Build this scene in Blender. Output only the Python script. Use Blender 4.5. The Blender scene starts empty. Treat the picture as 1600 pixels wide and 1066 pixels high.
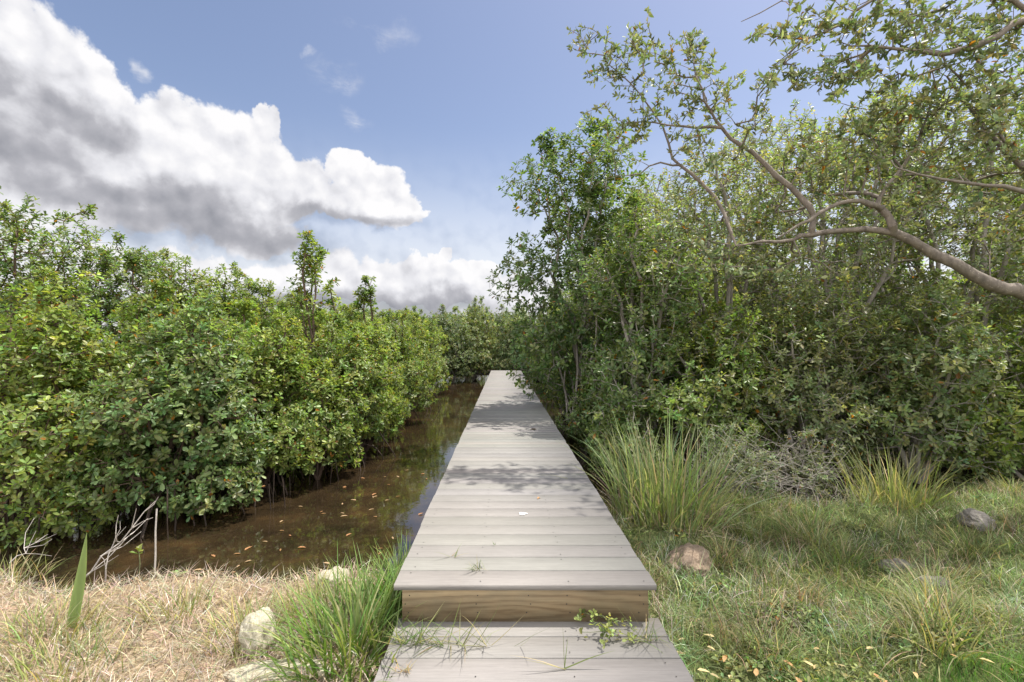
import bpy, math, random
import numpy as np
from mathutils import Vector, noise as mnoise

C = bpy.context.scene.collection
sc = bpy.context.scene
R = math.radians

# ------------------------------------------------------------------ camera, sky, sun, exposure
F, VX, VY, CZ = 735.0, 787.0, 536.0, 1.127       # focal length in photo pixels, vanishing point, eye height above deck
cam = bpy.data.objects.new('camera', bpy.data.cameras.new('camera'))
C.objects.link(cam)
cam.location = (0, 0, CZ)
cam.rotation_euler = (R(90), 0, 0)
cam.data.sensor_width = 36
cam.data.lens = F / 1600 * 36
cam.data.shift_x = (800 - VX) / 1600
cam.data.shift_y = (VY - 533) / 1600
cam.data.clip_start = 0.05
cam.data.clip_end = 6000
sc.camera = cam

SUN = Vector((0.37, 0.12, 0.90)).normalized()     # towards the sun: high, ahead and to the right
sun_el = math.asin(SUN.z)
sun_az = math.atan2(SUN.x, SUN.y)
sl = bpy.data.lights.new('sun', 'SUN')
sl.energy = 2.3
sl.angle = R(0.55)
sl.color = (1.0, 0.95, 0.87)
so = bpy.data.objects.new('sun', sl)
C.objects.link(so)
so.rotation_euler = SUN.to_track_quat('Z', 'Y').to_euler()

sc.view_settings.view_transform = 'Standard'
sc.view_settings.look = 'None'
sc.view_settings.gamma = 1
EXPO = 1.6
sc.view_settings.exposure = EXPO
sc.cycles.max_bounces = 10
sc.cycles.diffuse_bounces = 6
sc.cycles.transmission_bounces = 6
sc.cycles.transparent_max_bounces = 8
sc.cycles.caustics_reflective = False
sc.cycles.caustics_refractive = False


class NT:
    """tiny helper for building node graphs"""
    def __init__(s, tree):
        s.t = tree
        s.n = tree.nodes
    def new(s, typ, **kw):
        nd = s.n.new(typ)
        for k, v in kw.items():
            setattr(nd, k, v)
        return nd
    def put(s, sock, v):
        if isinstance(v, bpy.types.NodeSocket):
            s.t.links.new(v, sock)
        elif v is not None:
            sock.default_value = v
    def m(s, op, a, b=None, c=None, clamp=False):
        nd = s.new('ShaderNodeMath', operation=op, use_clamp=clamp)
        for i, v in enumerate((a, b, c)):
            s.put(nd.inputs[i], v)
        return nd.outputs[0]
    def v(s, op, a, b=None, c=None):
        nd = s.new('ShaderNodeVectorMath', operation=op)
        for i, q in enumerate((a, b, c)):
            if q is not None:
                s.put(nd.inputs[i], q)
        return nd.outputs['Value'] if op in ('LENGTH', 'DOT_PRODUCT', 'DISTANCE') else nd.outputs['Vector']
    def noise(s, vec, scale, detail=4, rough=.55, dist=0, col=False):
        nd = s.new('ShaderNodeTexNoise')
        if vec is not None:
            s.put(nd.inputs['Vector'], vec)
        nd.inputs['Scale'].default_value = scale
        nd.inputs['Detail'].default_value = detail
        nd.inputs['Roughness'].default_value = rough
        nd.inputs['Distortion'].default_value = dist
        return nd.outputs['Color' if col else 'Fac']
    def ramp(s, fac, stops, interp='LINEAR'):
        nd = s.new('ShaderNodeValToRGB')
        nd.color_ramp.interpolation = interp
        el = nd.color_ramp.elements
        while len(el) < len(stops):
            el.new(0.5)
        for e, (p, c) in zip(el, stops):
            e.position = p
            e.color = (*c, 1) if not np.isscalar(c) else (c, c, c, 1)
        s.put(nd.inputs[0], fac)
        return nd.outputs['Color']
    def mix(s, fac, a, b, blend='MIX'):
        nd = s.new('ShaderNodeMix', data_type='RGBA', blend_type=blend)
        s.put(nd.inputs['Factor'], fac)
        s.put(nd.inputs['A'], a if isinstance(a, bpy.types.NodeSocket) else (*a, 1))
        s.put(nd.inputs['B'], b if isinstance(b, bpy.types.NodeSocket) else (*b, 1))
        return nd.outputs['Result']
    def smooth(s, x, lo, hi):
        nd = s.new('ShaderNodeMapRange', interpolation_type='SMOOTHSTEP')
        s.put(nd.inputs['Value'], x)
        nd.inputs['From Min'].default_value = lo
        nd.inputs['From Max'].default_value = hi
        return nd.outputs['Result']


def sky_world():
    w = bpy.data.worlds.new('World')
    sc.world = w
    w.use_nodes = True
    g = NT(w.node_tree)
    w.node_tree.nodes.clear()
    out = g.new('ShaderNodeOutputWorld')
    sky = g.new('ShaderNodeTexSky', sky_type='NISHITA')
    sky.sun_disc = False
    sky.sun_elevation = sun_el
    sky.sun_rotation = sun_az
    sky.air_density = 1.0
    sky.dust_density = 1.6
    sky.ozone_density = 2.2
    bg = g.new('ShaderNodeBackground')
    bg.inputs['Strength'].default_value = 0.061
    tint = g.mix(1.0, sky.outputs[0], (1.06, 0.94, .90), 'MULTIPLY')
    g.put(bg.inputs['Color'], tint)
    # cumulus: blobs of density over azimuth and elevation, broken up by noise
    tc = g.new('ShaderNodeTexCoord').outputs['Generated']
    sep = g.new('ShaderNodeSeparateXYZ')
    g.put(sep.inputs[0], tc)
    az = g.m('ARCTAN2', sep.outputs[0], sep.outputs[1])
    el = g.m('ARCSINE', sep.outputs[2])
    cmb = g.new('ShaderNodeCombineXYZ')
    g.put(cmb.inputs[0], az)
    g.put(cmb.inputs[1], el)
    p0 = cmb.outputs[0]
    n1 = g.noise(p0, 7.0, 7, .58, 0.2, col=True)
    off = g.v('MULTIPLY_ADD', n1, (.16, .13, 0), (-.08, -.065, 0))
    p = g.v('ADD', p0, off)
    def ae(px, py):
        x, z = (px - VX) / F, (VY - py) / F
        return math.atan2(x, 1), math.atan2(z, math.hypot(1, x))
    def field(blobs):
        acc = None
        for (px, py, rx, ry) in blobs:
            a, e = ae(px, py)
            a0, _ = ae(px - rx, py); a1, _ = ae(px + rx, py)
            _, e0 = ae(px, py + ry); _, e1 = ae(px, py - ry)
            ra, re = (a1 - a0) / 2, (e1 - e0) / 2
            q = g.v('MULTIPLY_ADD', p, (1 / ra, 1 / re, 0), (-a / ra, -e / re, 0))
            d = g.m('SUBTRACT', 1.0, g.v('LENGTH', q))
            if acc is None:
                acc = d
            else:
                nd = g.new('ShaderNodeMath', operation='SMOOTH_MAX')
                g.put(nd.inputs[0], acc); g.put(nd.inputs[1], d); nd.inputs[2].default_value = .12
                acc = nd.outputs[0]
        return acc
    body = [(-60, 60, 190, 130), (60, 95, 125, 95), (125, 125, 85, 75), (40, 200, 200, 110), (190, 240, 130, 95),
            (270, 215, 80, 72), (330, 235, 80, 72), (400, 275, 100, 85), (410, 200, 28, 24), (470, 295, 80, 60),
            (542, 252, 34, 32), (575, 310, 78, 55), (622, 325, 42, 42), (340, 335, 150, 62), (120, 310, 230, 75),
            (410, 372, 100, 32), (-150, 250, 200, 150)]
    low = [(520, 432, 85, 46), (610, 440, 85, 40), (712, 445, 85, 42), (690, 402, 20, 14), (430, 445, 80, 50),
           (300, 430, 150, 45), (60, 400, 240, 60), (820, 470, 90, 40)]
    bill = g.noise(p0, 15.0, 6, .55)
    billow = g.m('MULTIPLY_ADD', bill, .60, -.30)
    warp = g.v('MULTIPLY_ADD', g.noise(p0, 24.0, 4, .6, col=True), (.035, .035, 0), p0)
    def puffs(off):
        acc = None
        for sc_, am in ((13.0, .62), (30.0, .38)):
            nd = g.new('ShaderNodeTexVoronoi', feature='SMOOTH_F1', voronoi_dimensions='2D')
            nd.inputs['Scale'].default_value = sc_
            nd.inputs['Smoothness'].default_value = .35
            nd.inputs['Randomness'].default_value = 1.0
            g.put(nd.inputs['Vector'], g.v('ADD', warp, (off[0], off[1], 0)) if off else warp)
            q = g.m('MULTIPLY_ADD', nd.outputs['Distance'], -am, am * .5)
            acc = q if acc is None else g.m('ADD', acc, q)
        return acc
    puf = puffs(None)
    fb = field(body)
    fl = field(low)
    dens = g.m('MAXIMUM', fb, g.m('SUBTRACT', fl, .03))
    bill3 = g.noise(p0, 46.0, 4, .6)
    d2 = g.m('ADD', g.m('ADD', dens, billow), g.m('ADD', g.m('MULTIPLY_ADD', bill3, .30, -.15), g.m('MULTIPLY', puf, .42)))
    base = field([(330, 370, 260, 34), (450, 395, 130, 26), (560, 362, 110, 14), (60, 330, 220, 60)])
    nd = g.new('ShaderNodeMapRange', interpolation_type='SMOOTHSTEP')
    g.put(nd.inputs['Value'], d2)
    nd.inputs['From Min'].default_value = -.03
    g.put(nd.inputs['From Max'], g.m('MULTIPLY_ADD', g.smooth(base, -.6, .6), .24, .16))
    alpha = nd.outputs['Result']
    # soft veil of haze round the clouds near the horizon and thin wisps
    wisp = field([(525, 115, 60, 26), (590, 40, 70, 28), (475, 85, 20, 12), (1100, 36, 14, 12), (230, 110, 22, 30), (548, 170, 50, 18)])
    wn = g.noise(g.v('MULTIPLY', p0, (1, 2.4, 1)), 9.0, 6, .62, .4)
    wa = g.m('MULTIPLY', g.smooth(wisp, 0, .9), g.smooth(wn, .40, .75), clamp=True)
    veil = g.m('MULTIPLY', g.smooth(el, .44, .06), .72)
    # unseen sky behind the viewer: white clouds added as fill light
    rear_fill = g.m('MULTIPLY', g.smooth(g.noise(tc, 2.0, 6, .6), .34, .50), g.smooth(sep.outputs[1], .05, -.25))
    rear_fill = g.m('MULTIPLY', rear_fill, g.smooth(el, -.05, .1))
    a_all = g.m('MAXIMUM', alpha, g.m('MULTIPLY', wa, .65))
    a_all = g.m('MAXIMUM', a_all, rear_fill)
    a_all = g.m('MAXIMUM', a_all, veil, clamp=True)
    # shading of the cloud bodies
    pl = g.v('ADD', p0, (.018, .022, 0))
    b2 = g.noise(pl, 15.0, 5, .55)
    relief = g.m('MULTIPLY_ADD', g.m('SUBTRACT', puf, puffs((.010, .016))), .55, g.m('MULTIPLY', g.m('SUBTRACT', bill, b2), .55))
    dark = field([(20, 225, 220, 75), (110, 180, 130, 50), (330, 350, 210, 48), (440, 378, 110, 32), (500, 338, 90, 26), (200, 300, 200, 45),
                  (600, 350, 60, 16), (640, 480, 200, 30), (480, 460, 120, 18), (-60, 120, 110, 90)])
    dk = g.m('MULTIPLY', g.smooth(dark, -.40, .90), .66)
    dk2 = g.m('MULTIPLY', g.smooth(g.noise(p0, 5.5, 4, .5), .36, .74), .20)
    dk = g.m('ADD', dk, dk2)
    sh = g.m('SUBTRACT', relief, dk)
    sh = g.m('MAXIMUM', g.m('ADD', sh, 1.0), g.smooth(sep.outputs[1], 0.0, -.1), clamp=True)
    k = 2 ** -EXPO
    ccol = g.ramp(sh, [(0.0, (.27 * k, .28 * k, .32 * k)), (.45, (.50 * k, .50 * k, .54 * k)), (.8, (.84 * k, .84 * k, .88 * k)), (1.0, (1.0 * k, .99 * k, 1.0 * k))])
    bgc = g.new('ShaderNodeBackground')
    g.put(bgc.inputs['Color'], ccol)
    g.put(bgc.inputs['Strength'], g.m('MULTIPLY_ADD', g.smooth(sep.outputs[1], -.05, -.35), 1.5, 1.0))  # added clouds behind the viewer shine brighter to lift the shadows
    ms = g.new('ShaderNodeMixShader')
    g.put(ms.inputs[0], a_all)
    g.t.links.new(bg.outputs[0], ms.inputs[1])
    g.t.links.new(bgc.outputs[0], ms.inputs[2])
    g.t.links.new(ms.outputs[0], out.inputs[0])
    w.cycles.sampling_method = 'MANUAL'
    w.cycles.sample_map_resolution = 512


sky_world()


def P(px, py, d):
    """the point seen at photo pixel (px, py) at distance d ahead"""
    return np.array([(px - VX) / F * d, d, CZ + (VY - py) / F * d])


# ------------------------------------------------------------------ mesh helpers
def new_mesh(name, V, Q, mat, parent=None, tint=None, smooth=False, loc=(0, 0, 0)):
    """V (n,3), Q (m,4) quads (or (m,3) tris) -> linked mesh object"""
    V = np.asarray(V, np.float32)
    Q = np.asarray(Q, np.int32)
    me = bpy.data.meshes.new(name)
    k = Q.shape[1]
    me.vertices.add(len(V))
    me.vertices.foreach_set('co', V.ravel())
    me.loops.add(Q.size)
    me.loops.foreach_set('vertex_index', Q.ravel())
    me.polygons.add(len(Q))
    me.polygons.foreach_set('loop_start', np.arange(0, Q.size, k, dtype=np.int32))
    if smooth:
        me.polygons.foreach_set('use_smooth', np.ones(len(Q), bool))
    me.update(calc_edges=True)
    if tint is not None:
        at = me.color_attributes.new('tint', 'FLOAT_COLOR', 'POINT')
        t = np.ones((len(V), 4), np.float32)
        t[:, :3] = tint
        at.data.foreach_set('color', t.ravel())
    me.materials.append(mat)
    o = bpy.data.objects.new(name, me)
    C.objects.link(o)
    o.location = loc
    if parent is not None:
        o.parent = parent
    return o


def empty(name, loc=(0, 0, 0), label=None, cat=None, group=None):
    o = bpy.data.objects.new(name, None)
    o.empty_display_size = .1
    C.objects.link(o)
    o.location = loc
    return tag(o, label, cat, group)


def tag(o, label=None, cat=None, group=None, kind=None):
    for k, v in (('label', label), ('category', cat), ('group', group), ('kind', kind)):
        if v:
            o[k] = v
    return o


def copy_tree(o, parent=None):
    c = o.copy()
    C.objects.link(c)
    c.parent = parent
    for ch in list(o.children):
        copy_tree(ch, c)
    return c


def unit(a):
    return a / np.maximum(np.linalg.norm(a, axis=-1, keepdims=True), 1e-9)


def tubes(pos, par, rad, sides=5):
    """frusta along every edge of a node tree; (verts, quads)"""
    pos = np.asarray(pos); par = np.asarray(par); rad = np.asarray(rad)
    idx = np.nonzero(par >= 0)[0]
    if len(idx) == 0:
        return np.zeros((0, 3)), np.zeros((0, 4), int)
    pa = par[idx]
    # the thickest child carries the parent's line on
    main = np.full(len(pos), -1)
    o = np.argsort(rad[idx], kind='stable')
    main[pa[o]] = idx[o]
    ed = np.zeros_like(pos); ed[idx] = unit(pos[idx] - pos[pa])
    tan = ed.copy()
    has = main >= 0
    tan[has] += ed[main[has]]
    tan = unit(tan)
    ism = main[pa] == idx
    ta = np.where(ism[:, None], tan[pa], ed[idx])
    rt = par[pa] < 0
    ta = np.where(rt[:, None], ed[idx], ta)
    ra = np.where(ism, rad[pa], np.minimum(rad[idx] * 1.15, rad[pa]))
    ra = np.where(rt, np.minimum(rad[idx] * 1.3, rad[pa]), ra)
    tb, rb = tan[idx], rad[idx]
    e = ed[idx]
    ref = np.where(np.abs(e[:, 2:3]) < .75, np.array([[0, 0, 1.]]), np.array([[1., 0, 0]]))
    def ring(c, t, r):
        u = unit(np.cross(t, ref)); v = np.cross(t, u)
        a = np.arange(sides) / sides * 2 * np.pi
        return c[:, None] + r[:, None, None] * (np.cos(a)[None, :, None] * u[:, None] + np.sin(a)[None, :, None] * v[:, None])
    A = ring(pos[pa], ta, ra); B = ring(pos[idx], tb, rb)
    V = np.concatenate([A, B], 1).reshape(-1, 3)
    k = np.arange(sides); k2 = (k + 1) % sides
    q = np.stack([k, k2, k2 + sides, k + sides], 1)
    Q = (np.arange(len(idx)) * 2 * sides)[:, None, None] + q[None]
    return V, Q.reshape(-1, 4)


def poly_nodes(paths):
    """list of polylines [(pts, r0, r1)] -> pos, par, rad"""
    pos, par, rad = [], [], []
    for pts, r0, r1 in paths:
        for i, q in enumerate(pts):
            par.append(len(pos) - 1 if i else -1)
            pos.append(q)
            rad.append(r0 + (r1 - r0) * i / max(1, len(pts) - 1))
    return np.array(pos, float), np.array(par), np.array(rad)


def leaves(base, dirn, nrm, L, W, fold=.25, shape='obovate', droop=.12):
    """two folded quads a leaf; all arrays per leaf"""
    n = len(base)
    d = unit(dirn)
    s = unit(np.cross(d, nrm))
    u = np.cross(s, d)
    L = np.broadcast_to(np.asarray(L, float), (n,))[:, None]; W = np.broadcast_to(np.asarray(W, float), (n,))[:, None]
    if shape == 'obovate':
        tx = [(0, 0, 0), (.36, -.36, .30), (.78, -.46, .34), (1, 0, 0), (.78, .46, .34), (.36, .36, .30)]
    else:
        tx = [(0, 0, 0), (.28, -.42, .32), (.66, -.40, .30), (1, 0, 0), (.66, .40, .30), (.28, .42, .32)]
    vs = []
    for (a, b, c) in tx:
        vs.append(base + d * L * a + s * W * b + u * (W * c * fold * 2 - droop * L * a * a))
    V = np.stack(vs, 1).reshape(-1, 3)
    q = np.array([[0, 1, 2, 3], [0, 3, 4, 5]])
    Q = (np.arange(n) * 6)[:, None, None] + q[None]
    return V, Q.reshape(-1, 4)


def rosettes(rng, tips, axes, kmin, kmax, L, shape, tin, aspect=.47, spread=(35, 95), back=.06, tintvar=.22, odd=.012):
    """whorls of leaves at twig ends -> V, Q, tint"""
    k = rng.integers(kmin, kmax + 1, len(tips))
    ti = np.repeat(np.arange(len(tips)), k)
    n = len(ti)
    ax = unit(axes[ti] + rng.normal(0, .12, (n, 3)))
    ref = np.where(np.abs(ax[:, 2:3]) < .8, np.array([[0, 0, 1.]]), np.array([[1., 0, 0]]))
    u = unit(np.cross(ax, ref)); v = np.cross(ax, u)
    first = np.concatenate([[0], np.cumsum(k)[:-1]])
    j = np.arange(n) - first[ti]
    a = j * 2.39996 + rng.uniform(0, 6.28, len(tips))[ti] + rng.normal(0, .25, n)
    rad = np.cos(a)[:, None] * u + np.sin(a)[:, None] * v
    fr = j / np.maximum(k[ti] - 1, 1)
    th = np.radians(spread[0] + (spread[1] - spread[0]) * (1 - fr) + rng.normal(0, 12, n))[:, None]
    d = ax * np.cos(th) + rad * np.sin(th)
    nr = ax * np.sin(th) - rad * np.cos(th) + rng.normal(0, .18, (n, 3))
    ln = L * rng.uniform(.62, 1.12, n) * (1 - .35 * fr)
    b = tips[ti] - ax * (back * (1 - fr) * rng.uniform(.6, 1.2, n))[:, None]
    V, Q = leaves(b, d, nr, ln, ln * aspect * rng.uniform(.85, 1.15, n), shape=shape)
    tin = np.asarray(tin, float)
    ros = np.exp(rng.normal(0, tintvar, len(tips)))[ti]
    t = tin[None] * (ros * np.exp(rng.normal(0, .20, n)))[:, None]
    t[:, 0] *= .93 * np.exp(rng.normal(0, .09, n)) * np.exp(rng.normal(0, .11, len(tips)))[ti]   # greener or yellower
    od = rng.random(n) < odd
    t[od] = np.array([[.30, .13, .02]]) * rng.uniform(.6, 1.25, (od.sum(), 1))
    return V, Q, np.repeat(np.clip(t, 0.004, .6), 6, 0)


def grow(rng, pos0, par0, attr, wpath=.22, jit=.10, seg=.22, sag=0.0):
    """join every attractor to the cheapest node of the growing skeleton"""
    n0 = len(pos0)
    cap = n0 + len(attr) * 4
    pos = np.zeros((cap, 3)); par = np.full(cap, -1); pl = np.zeros(cap)
    pos[:n0] = pos0; par[:n0] = par0
    for i in range(n0):
        if par0[i] >= 0:
            pl[i] = pl[par0[i]] + np.linalg.norm(pos0[i] - pos0[par0[i]])
    n = n0
    dm = np.min(np.linalg.norm(attr[:, None] - pos0[None], axis=2), 1)
    tips = []
    for ai in np.argsort(dm):
        a = attr[ai]
        d = np.linalg.norm(pos[:n] - a, axis=1)
        cost = d + wpath * pl[:n] + np.maximum(pos[:n, 2] - a[2], 0) * .5
        j = int(np.argmin(cost))
        dj = d[j]
        m = min(3, int(dj / seg))
        last = j
        for s in range(m):
            f = (s + 1) / (m + 1)
            q = pos[j] * (1 - f) + a * f + rng.normal(0, jit, 3) * dj * .5
            q[2] -= sag * dj * math.sin(f * math.pi)
            pos[n] = q; par[n] = last; pl[n] = pl[last] + dj / (m + 1); last = n; n += 1
        pos[n] = a; par[n] = last; pl[n] = pl[last] + dj / (m + 1); tips.append(n); n += 1
    return pos[:n], par[:n], np.array(tips)


def pipe(pos, par, tips, rtip, ex, rmin=None, rmax=.12):
    n = len(pos)
    cnt = np.zeros(n); cnt[tips] = 1
    for i in range(n - 1, -1, -1):
        if par[i] >= 0:
            cnt[par[i]] += cnt[i]
    r = rtip * np.maximum(cnt, 1) ** ex
    if rmin is not None:
        r[:len(rmin)] = np.maximum(r[:len(rmin)] * .0 + rmin, 0)
    return np.minimum(r, rmax)


# ------------------------------------------------------------------ materials
def mat_new(name):
    m = bpy.data.materials.new(name)
    m.use_nodes = True
    g = NT(m.node_tree)
    b = m.node_tree.nodes['Principled BSDF']
    return m, g, b


def leaf_mat(name, rough=.42, trans=.28, spec=.5, lift=1.0):
    m, g, b = mat_new(name)
    at = g.new('ShaderNodeAttribute', attribute_name='tint')
    base = at.outputs['Color']
    nz = g.noise(None, 3.0, 2)
    base2 = g.mix(.25, base, g.mix(1.0, base, g.ramp(nz, [(.3, .6), (.7, 1.35)]), 'MULTIPLY'))
    if lift != 1.0:
        base2 = g.mix(1.0, base2, (lift, lift, lift), 'MULTIPLY')
    g.put(b.inputs['Base Color'], base2)
    b.inputs['Roughness'].default_value = rough
    b.inputs['Specular IOR Level'].default_value = spec
    tr = g.new('ShaderNodeBsdfTranslucent')
    g.put(tr.inputs['Color'], g.mix(1.0, base2, (1.7, 1.75, .75), 'MULTIPLY'))
    ms = g.new('ShaderNodeMixShader')
    ms.inputs[0].default_value = trans
    g.t.links.new(b.outputs[0], ms.inputs[1])
    g.t.links.new(tr.outputs[0], ms.inputs[2])
    g.t.links.new(ms.outputs[0], m.node_tree.nodes['Material Output'].inputs[0])
    return m


def bark_mat(name, c0, c1, scale=14):
    m, g, b = mat_new(name)
    tc = g.new('ShaderNodeTexCoord').outputs['Object']
    n = g.noise(g.v('MULTIPLY', tc, (1, 1, .5)), scale, 6, .65)
    sp = g.noise(tc, scale * 4, 3, .6)
    col = g.ramp(n, [(.3, c0), (.7, c1)])
    col = g.mix(g.smooth(sp, .60, .74), col, tuple(min(1, x * 1.5 + .03) for x in c1))
    g.put(b.inputs['Base Color'], col)
    b.inputs['Roughness'].default_value = .85
    bm = g.new('ShaderNodeBump')
    bm.inputs['Strength'].default_value = .5
    bm.inputs['Distance'].default_value = .01
    g.put(bm.inputs['Height'], n)
    g.put(b.inputs['Normal'], bm.outputs[0])
    return m


M = {}
M['leaf'] = leaf_mat('mangrove leaf', rough=.40, trans=.42)
M['olive'] = leaf_mat('olive leaf', rough=.5, trans=.30, spec=.4)
M['grass'] = leaf_mat('grass blade', rough=.55, trans=.32, spec=.35)
M['straw'] = leaf_mat('dry straw', rough=.8, trans=.15, spec=.15)
M['bark_grey'] = bark_mat('grey bark', (.17, .15, .13), (.37, .335, .295))
M['bark_brown'] = bark_mat('brown bark', (.055, .035, .024), (.16, .105, .075))
M['bark_pink'] = bark_mat('weathered smooth bark', (.095, .078, .064), (.235, .195, .16), 18)
M['bark_dead'] = bark_mat('dead twig', (.30, .27, .24), (.52, .48, .43))
M['root'] = bark_mat('wet root', (.018, .013, .010), (.07, .045, .03))


def stone_mat(name, c0, c1, c2):
    m, g, b = mat_new(name)
    tc = g.new('ShaderNodeTexCoord').outputs['Object']
    n = g.noise(tc, 9, 8, .65)
    n2 = g.noise(tc, 40, 5, .6)
    col = g.ramp(n, [(.3, c0), (.52, c1), (.72, c2)])
    col = g.mix(g.smooth(n2, .56, .72), col, tuple(x * .45 for x in c0))
    g.put(b.inputs['Base Color'], col)
    b.inputs['Roughness'].default_value = .9
    bm = g.new('ShaderNodeBump')
    bm.inputs['Strength'].default_value = .8
    bm.inputs['Distance'].default_value = .012
    g.put(bm.inputs['Height'], g.m('ADD', n, g.m('MULTIPLY', n2, .5)))
    g.put(b.inputs['Normal'], bm.outputs[0])
    return m


M['stone_cream'] = stone_mat('cream limestone', (.36, .31, .20), (.50, .46, .34), (.62, .58, .48))
M['stone_brown'] = stone_mat('brown sandstone', (.17, .12, .08), (.27, .20, .14), (.36, .29, .215))
M['stone_grey'] = stone_mat('grey stone', (.13, .12, .10), (.21, .19, .165), (.30, .28, .24))


def deck_mat():
    m, g, b = mat_new('grey composite decking')
    tc = g.new('ShaderNodeTexCoord').outputs['Object']
    at = g.new('ShaderNodeAttribute', attribute_name='tint')
    streak = g.noise(g.v('MULTIPLY', tc, (3, 95, 30)), 1.0, 6, .65, .15)
    fine = g.noise(g.v('MULTIPLY', tc, (14, 420, 100)), 1.0, 3, .6)
    blot = g.noise(g.v('MULTIPLY', tc, (1.0, 1.6, 1)), 2.2, 5, .6)
    dirt = g.noise(tc, 11.0, 6, .7)
    col = g.ramp(streak, [(.26, (.200, .194, .186)), (.55, (.230, .224, .215)), (.76, (.250, .244, .234))])
    col = g.mix(1.0, col, g.ramp(fine, [(.35, .91), (.65, 1.07)]), 'MULTIPLY')
    col = g.mix(1.0, col, g.ramp(blot, [(.3, (.90, .885, .86)), (.7, (1.07, 1.05, 1.02))]), 'MULTIPLY')
    col = g.mix(g.m('MULTIPLY', g.smooth(dirt, .60, .78), .35), col, (.19, .165, .135))
    col = g.mix(1.0, col, at.outputs['Color'], 'MULTIPLY')
    g.put(b.inputs['Base Color'], col)
    b.inputs['Roughness'].default_value = .72
    b.inputs['Specular IOR Level'].default_value = .3
    bm = g.new('ShaderNodeBump')
    bm.inputs['Strength'].default_value = .35
    bm.inputs['Distance'].default_value = .003
    g.put(bm.inputs['Height'], g.m('ADD', streak, g.m('MULTIPLY', fine, .5)))
    g.put(b.inputs['Normal'], bm.outputs[0])
    return m


def pine_mat():
    m, g, b = mat_new('treated pine')
    tc = g.new('ShaderNodeTexCoord').outputs['Object']
    warp = g.noise(g.v('MULTIPLY', tc, (1.6, 1, 7)), 1.0, 3, .5, col=True)
    pt = g.v('MULTIPLY_ADD', warp, (.0, .0, .085), tc)
    # growth rings cut flat: long ellipses round a knot-like centre plus straight grain
    q = g.v('MULTIPLY_ADD', pt, (.16, 0, 1.25), (-.005, 0, .135))
    r = g.v('LENGTH', q)
    w = g.m('SINE', g.m('MULTIPLY', r, 175.0))
    fine = g.noise(g.v('MULTIPLY', tc, (6, 1, 260)), 1.0, 4, .6)
    fac = g.m('ADD', g.m('MULTIPLY', w, .15), g.m('MULTIPLY', fine, .85))
    col = g.ramp(fac, [(.05, (.270, .215, .130)), (.45, (.225, .170, .098)), (.74, (.115, .078, .042))])
    blot = g.noise(g.v('MULTIPLY', tc, (2, 1, 5)), 2.0, 4, .6)
    col = g.mix(1.0, col, g.ramp(blot, [(.3, (.78, .80, .80)), (.7, (1.15, 1.08, 1.0))]), 'MULTIPLY')
    g.put(b.inputs['Base Color'], col)
    b.inputs['Roughness'].default_value = .7
    return m


M['deck'] = deck_mat()
M['pine'] = pine_mat()
m, g, b = mat_new('screw head'); b.inputs['Base Color'].default_value = (.06, .055, .05, 1); b.inputs['Metallic'].default_value = .6; b.inputs['Roughness'].default_value = .5
M['screw'] = m
m, g, b = mat_new('chalky white'); b.inputs['Base Color'].default_value = (.85, .84, .80, 1); b.inputs['Roughness'].default_value = .9
M['white'] = m


def ground_mat():
    m, g, b = mat_new('soil and mud')
    tc = g.new('ShaderNodeTexCoord').outputs['Object']
    sep = g.new('ShaderNodeSeparateXYZ'); g.put(sep.inputs[0], tc)
    n = g.noise(tc, 4, 8, .65)
    n2 = g.noise(tc, 38, 5, .65)
    dry = g.ramp(n2, [(.3, (.16, .12, .075)), (.55, (.34, .26, .17)), (.75, (.46, .38, .27))])
    turf = g.ramp(n2, [(.3, (.045, .055, .02)), (.55, (.10, .12, .045)), (.75, (.20, .17, .085))])
    mud = g.ramp(n, [(.3, (.016, .012, .009)), (.7, (.042, .032, .022))])
    side = g.smooth(g.m('ADD', sep.outputs[0], g.m('MULTIPLY', n, .5)), .7, 1.1)
    top = g.mix(side, dry, turf)
    hgt = g.smooth(g.m('ADD', sep.outputs[2], g.m('MULTIPLY', n, .12)), -.44, -.34)
    g.put(b.inputs['Base Color'], g.mix(hgt, mud, top))
    b.inputs['Roughness'].default_value = 1.0
    b.inputs['Specular IOR Level'].default_value = .05
    bm = g.new('ShaderNodeBump'); bm.inputs['Strength'].default_value = .6; bm.inputs['Distance'].default_value = .02
    g.put(bm.inputs['Height'], n2); g.put(b.inputs['Normal'], bm.outputs[0])
    return m


def water_mat():
    m, g, b = mat_new('tannin brown water')
    tc = g.new('ShaderNodeTexCoord').outputs['Object']
    n = g.noise(tc, 2.2, 6, .6, .3)
    n2 = g.noise(tc, 16, 5, .65)
    col = g.ramp(n, [(.32, (.014, .010, .006)), (.55, (.030, .020, .010)), (.72, (.058, .035, .015))])
    col = g.mix(g.m('MULTIPLY', g.smooth(n2, .55, .72), .55), col, (.062, .045, .027))
    g.put(b.inputs['Base Color'], col)
    b.inputs['Roughness'].default_value = .035
    b.inputs['IOR'].default_value = 1.55
    b.inputs['Specular IOR Level'].default_value = .85
    rip = g.noise(g.v('MULTIPLY', tc, (1.4, 1, 1)), 7, 3, .5)
    bm = g.new('ShaderNodeBump'); bm.inputs['Strength'].default_value = .06; bm.inputs['Distance'].default_value = .02
    g.put(bm.inputs['Height'], rip); g.put(b.inputs['Normal'], bm.outputs[0])
    return m


M['ground'] = ground_mat()
M['water'] = water_mat()

# ------------------------------------------------------------------ ground and water
WZ = -0.60


def sstep(x, a, b):
    t = np.clip((x - a) / (b - a), 0, 1)
    return t * t * (3 - 2 * t)


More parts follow.
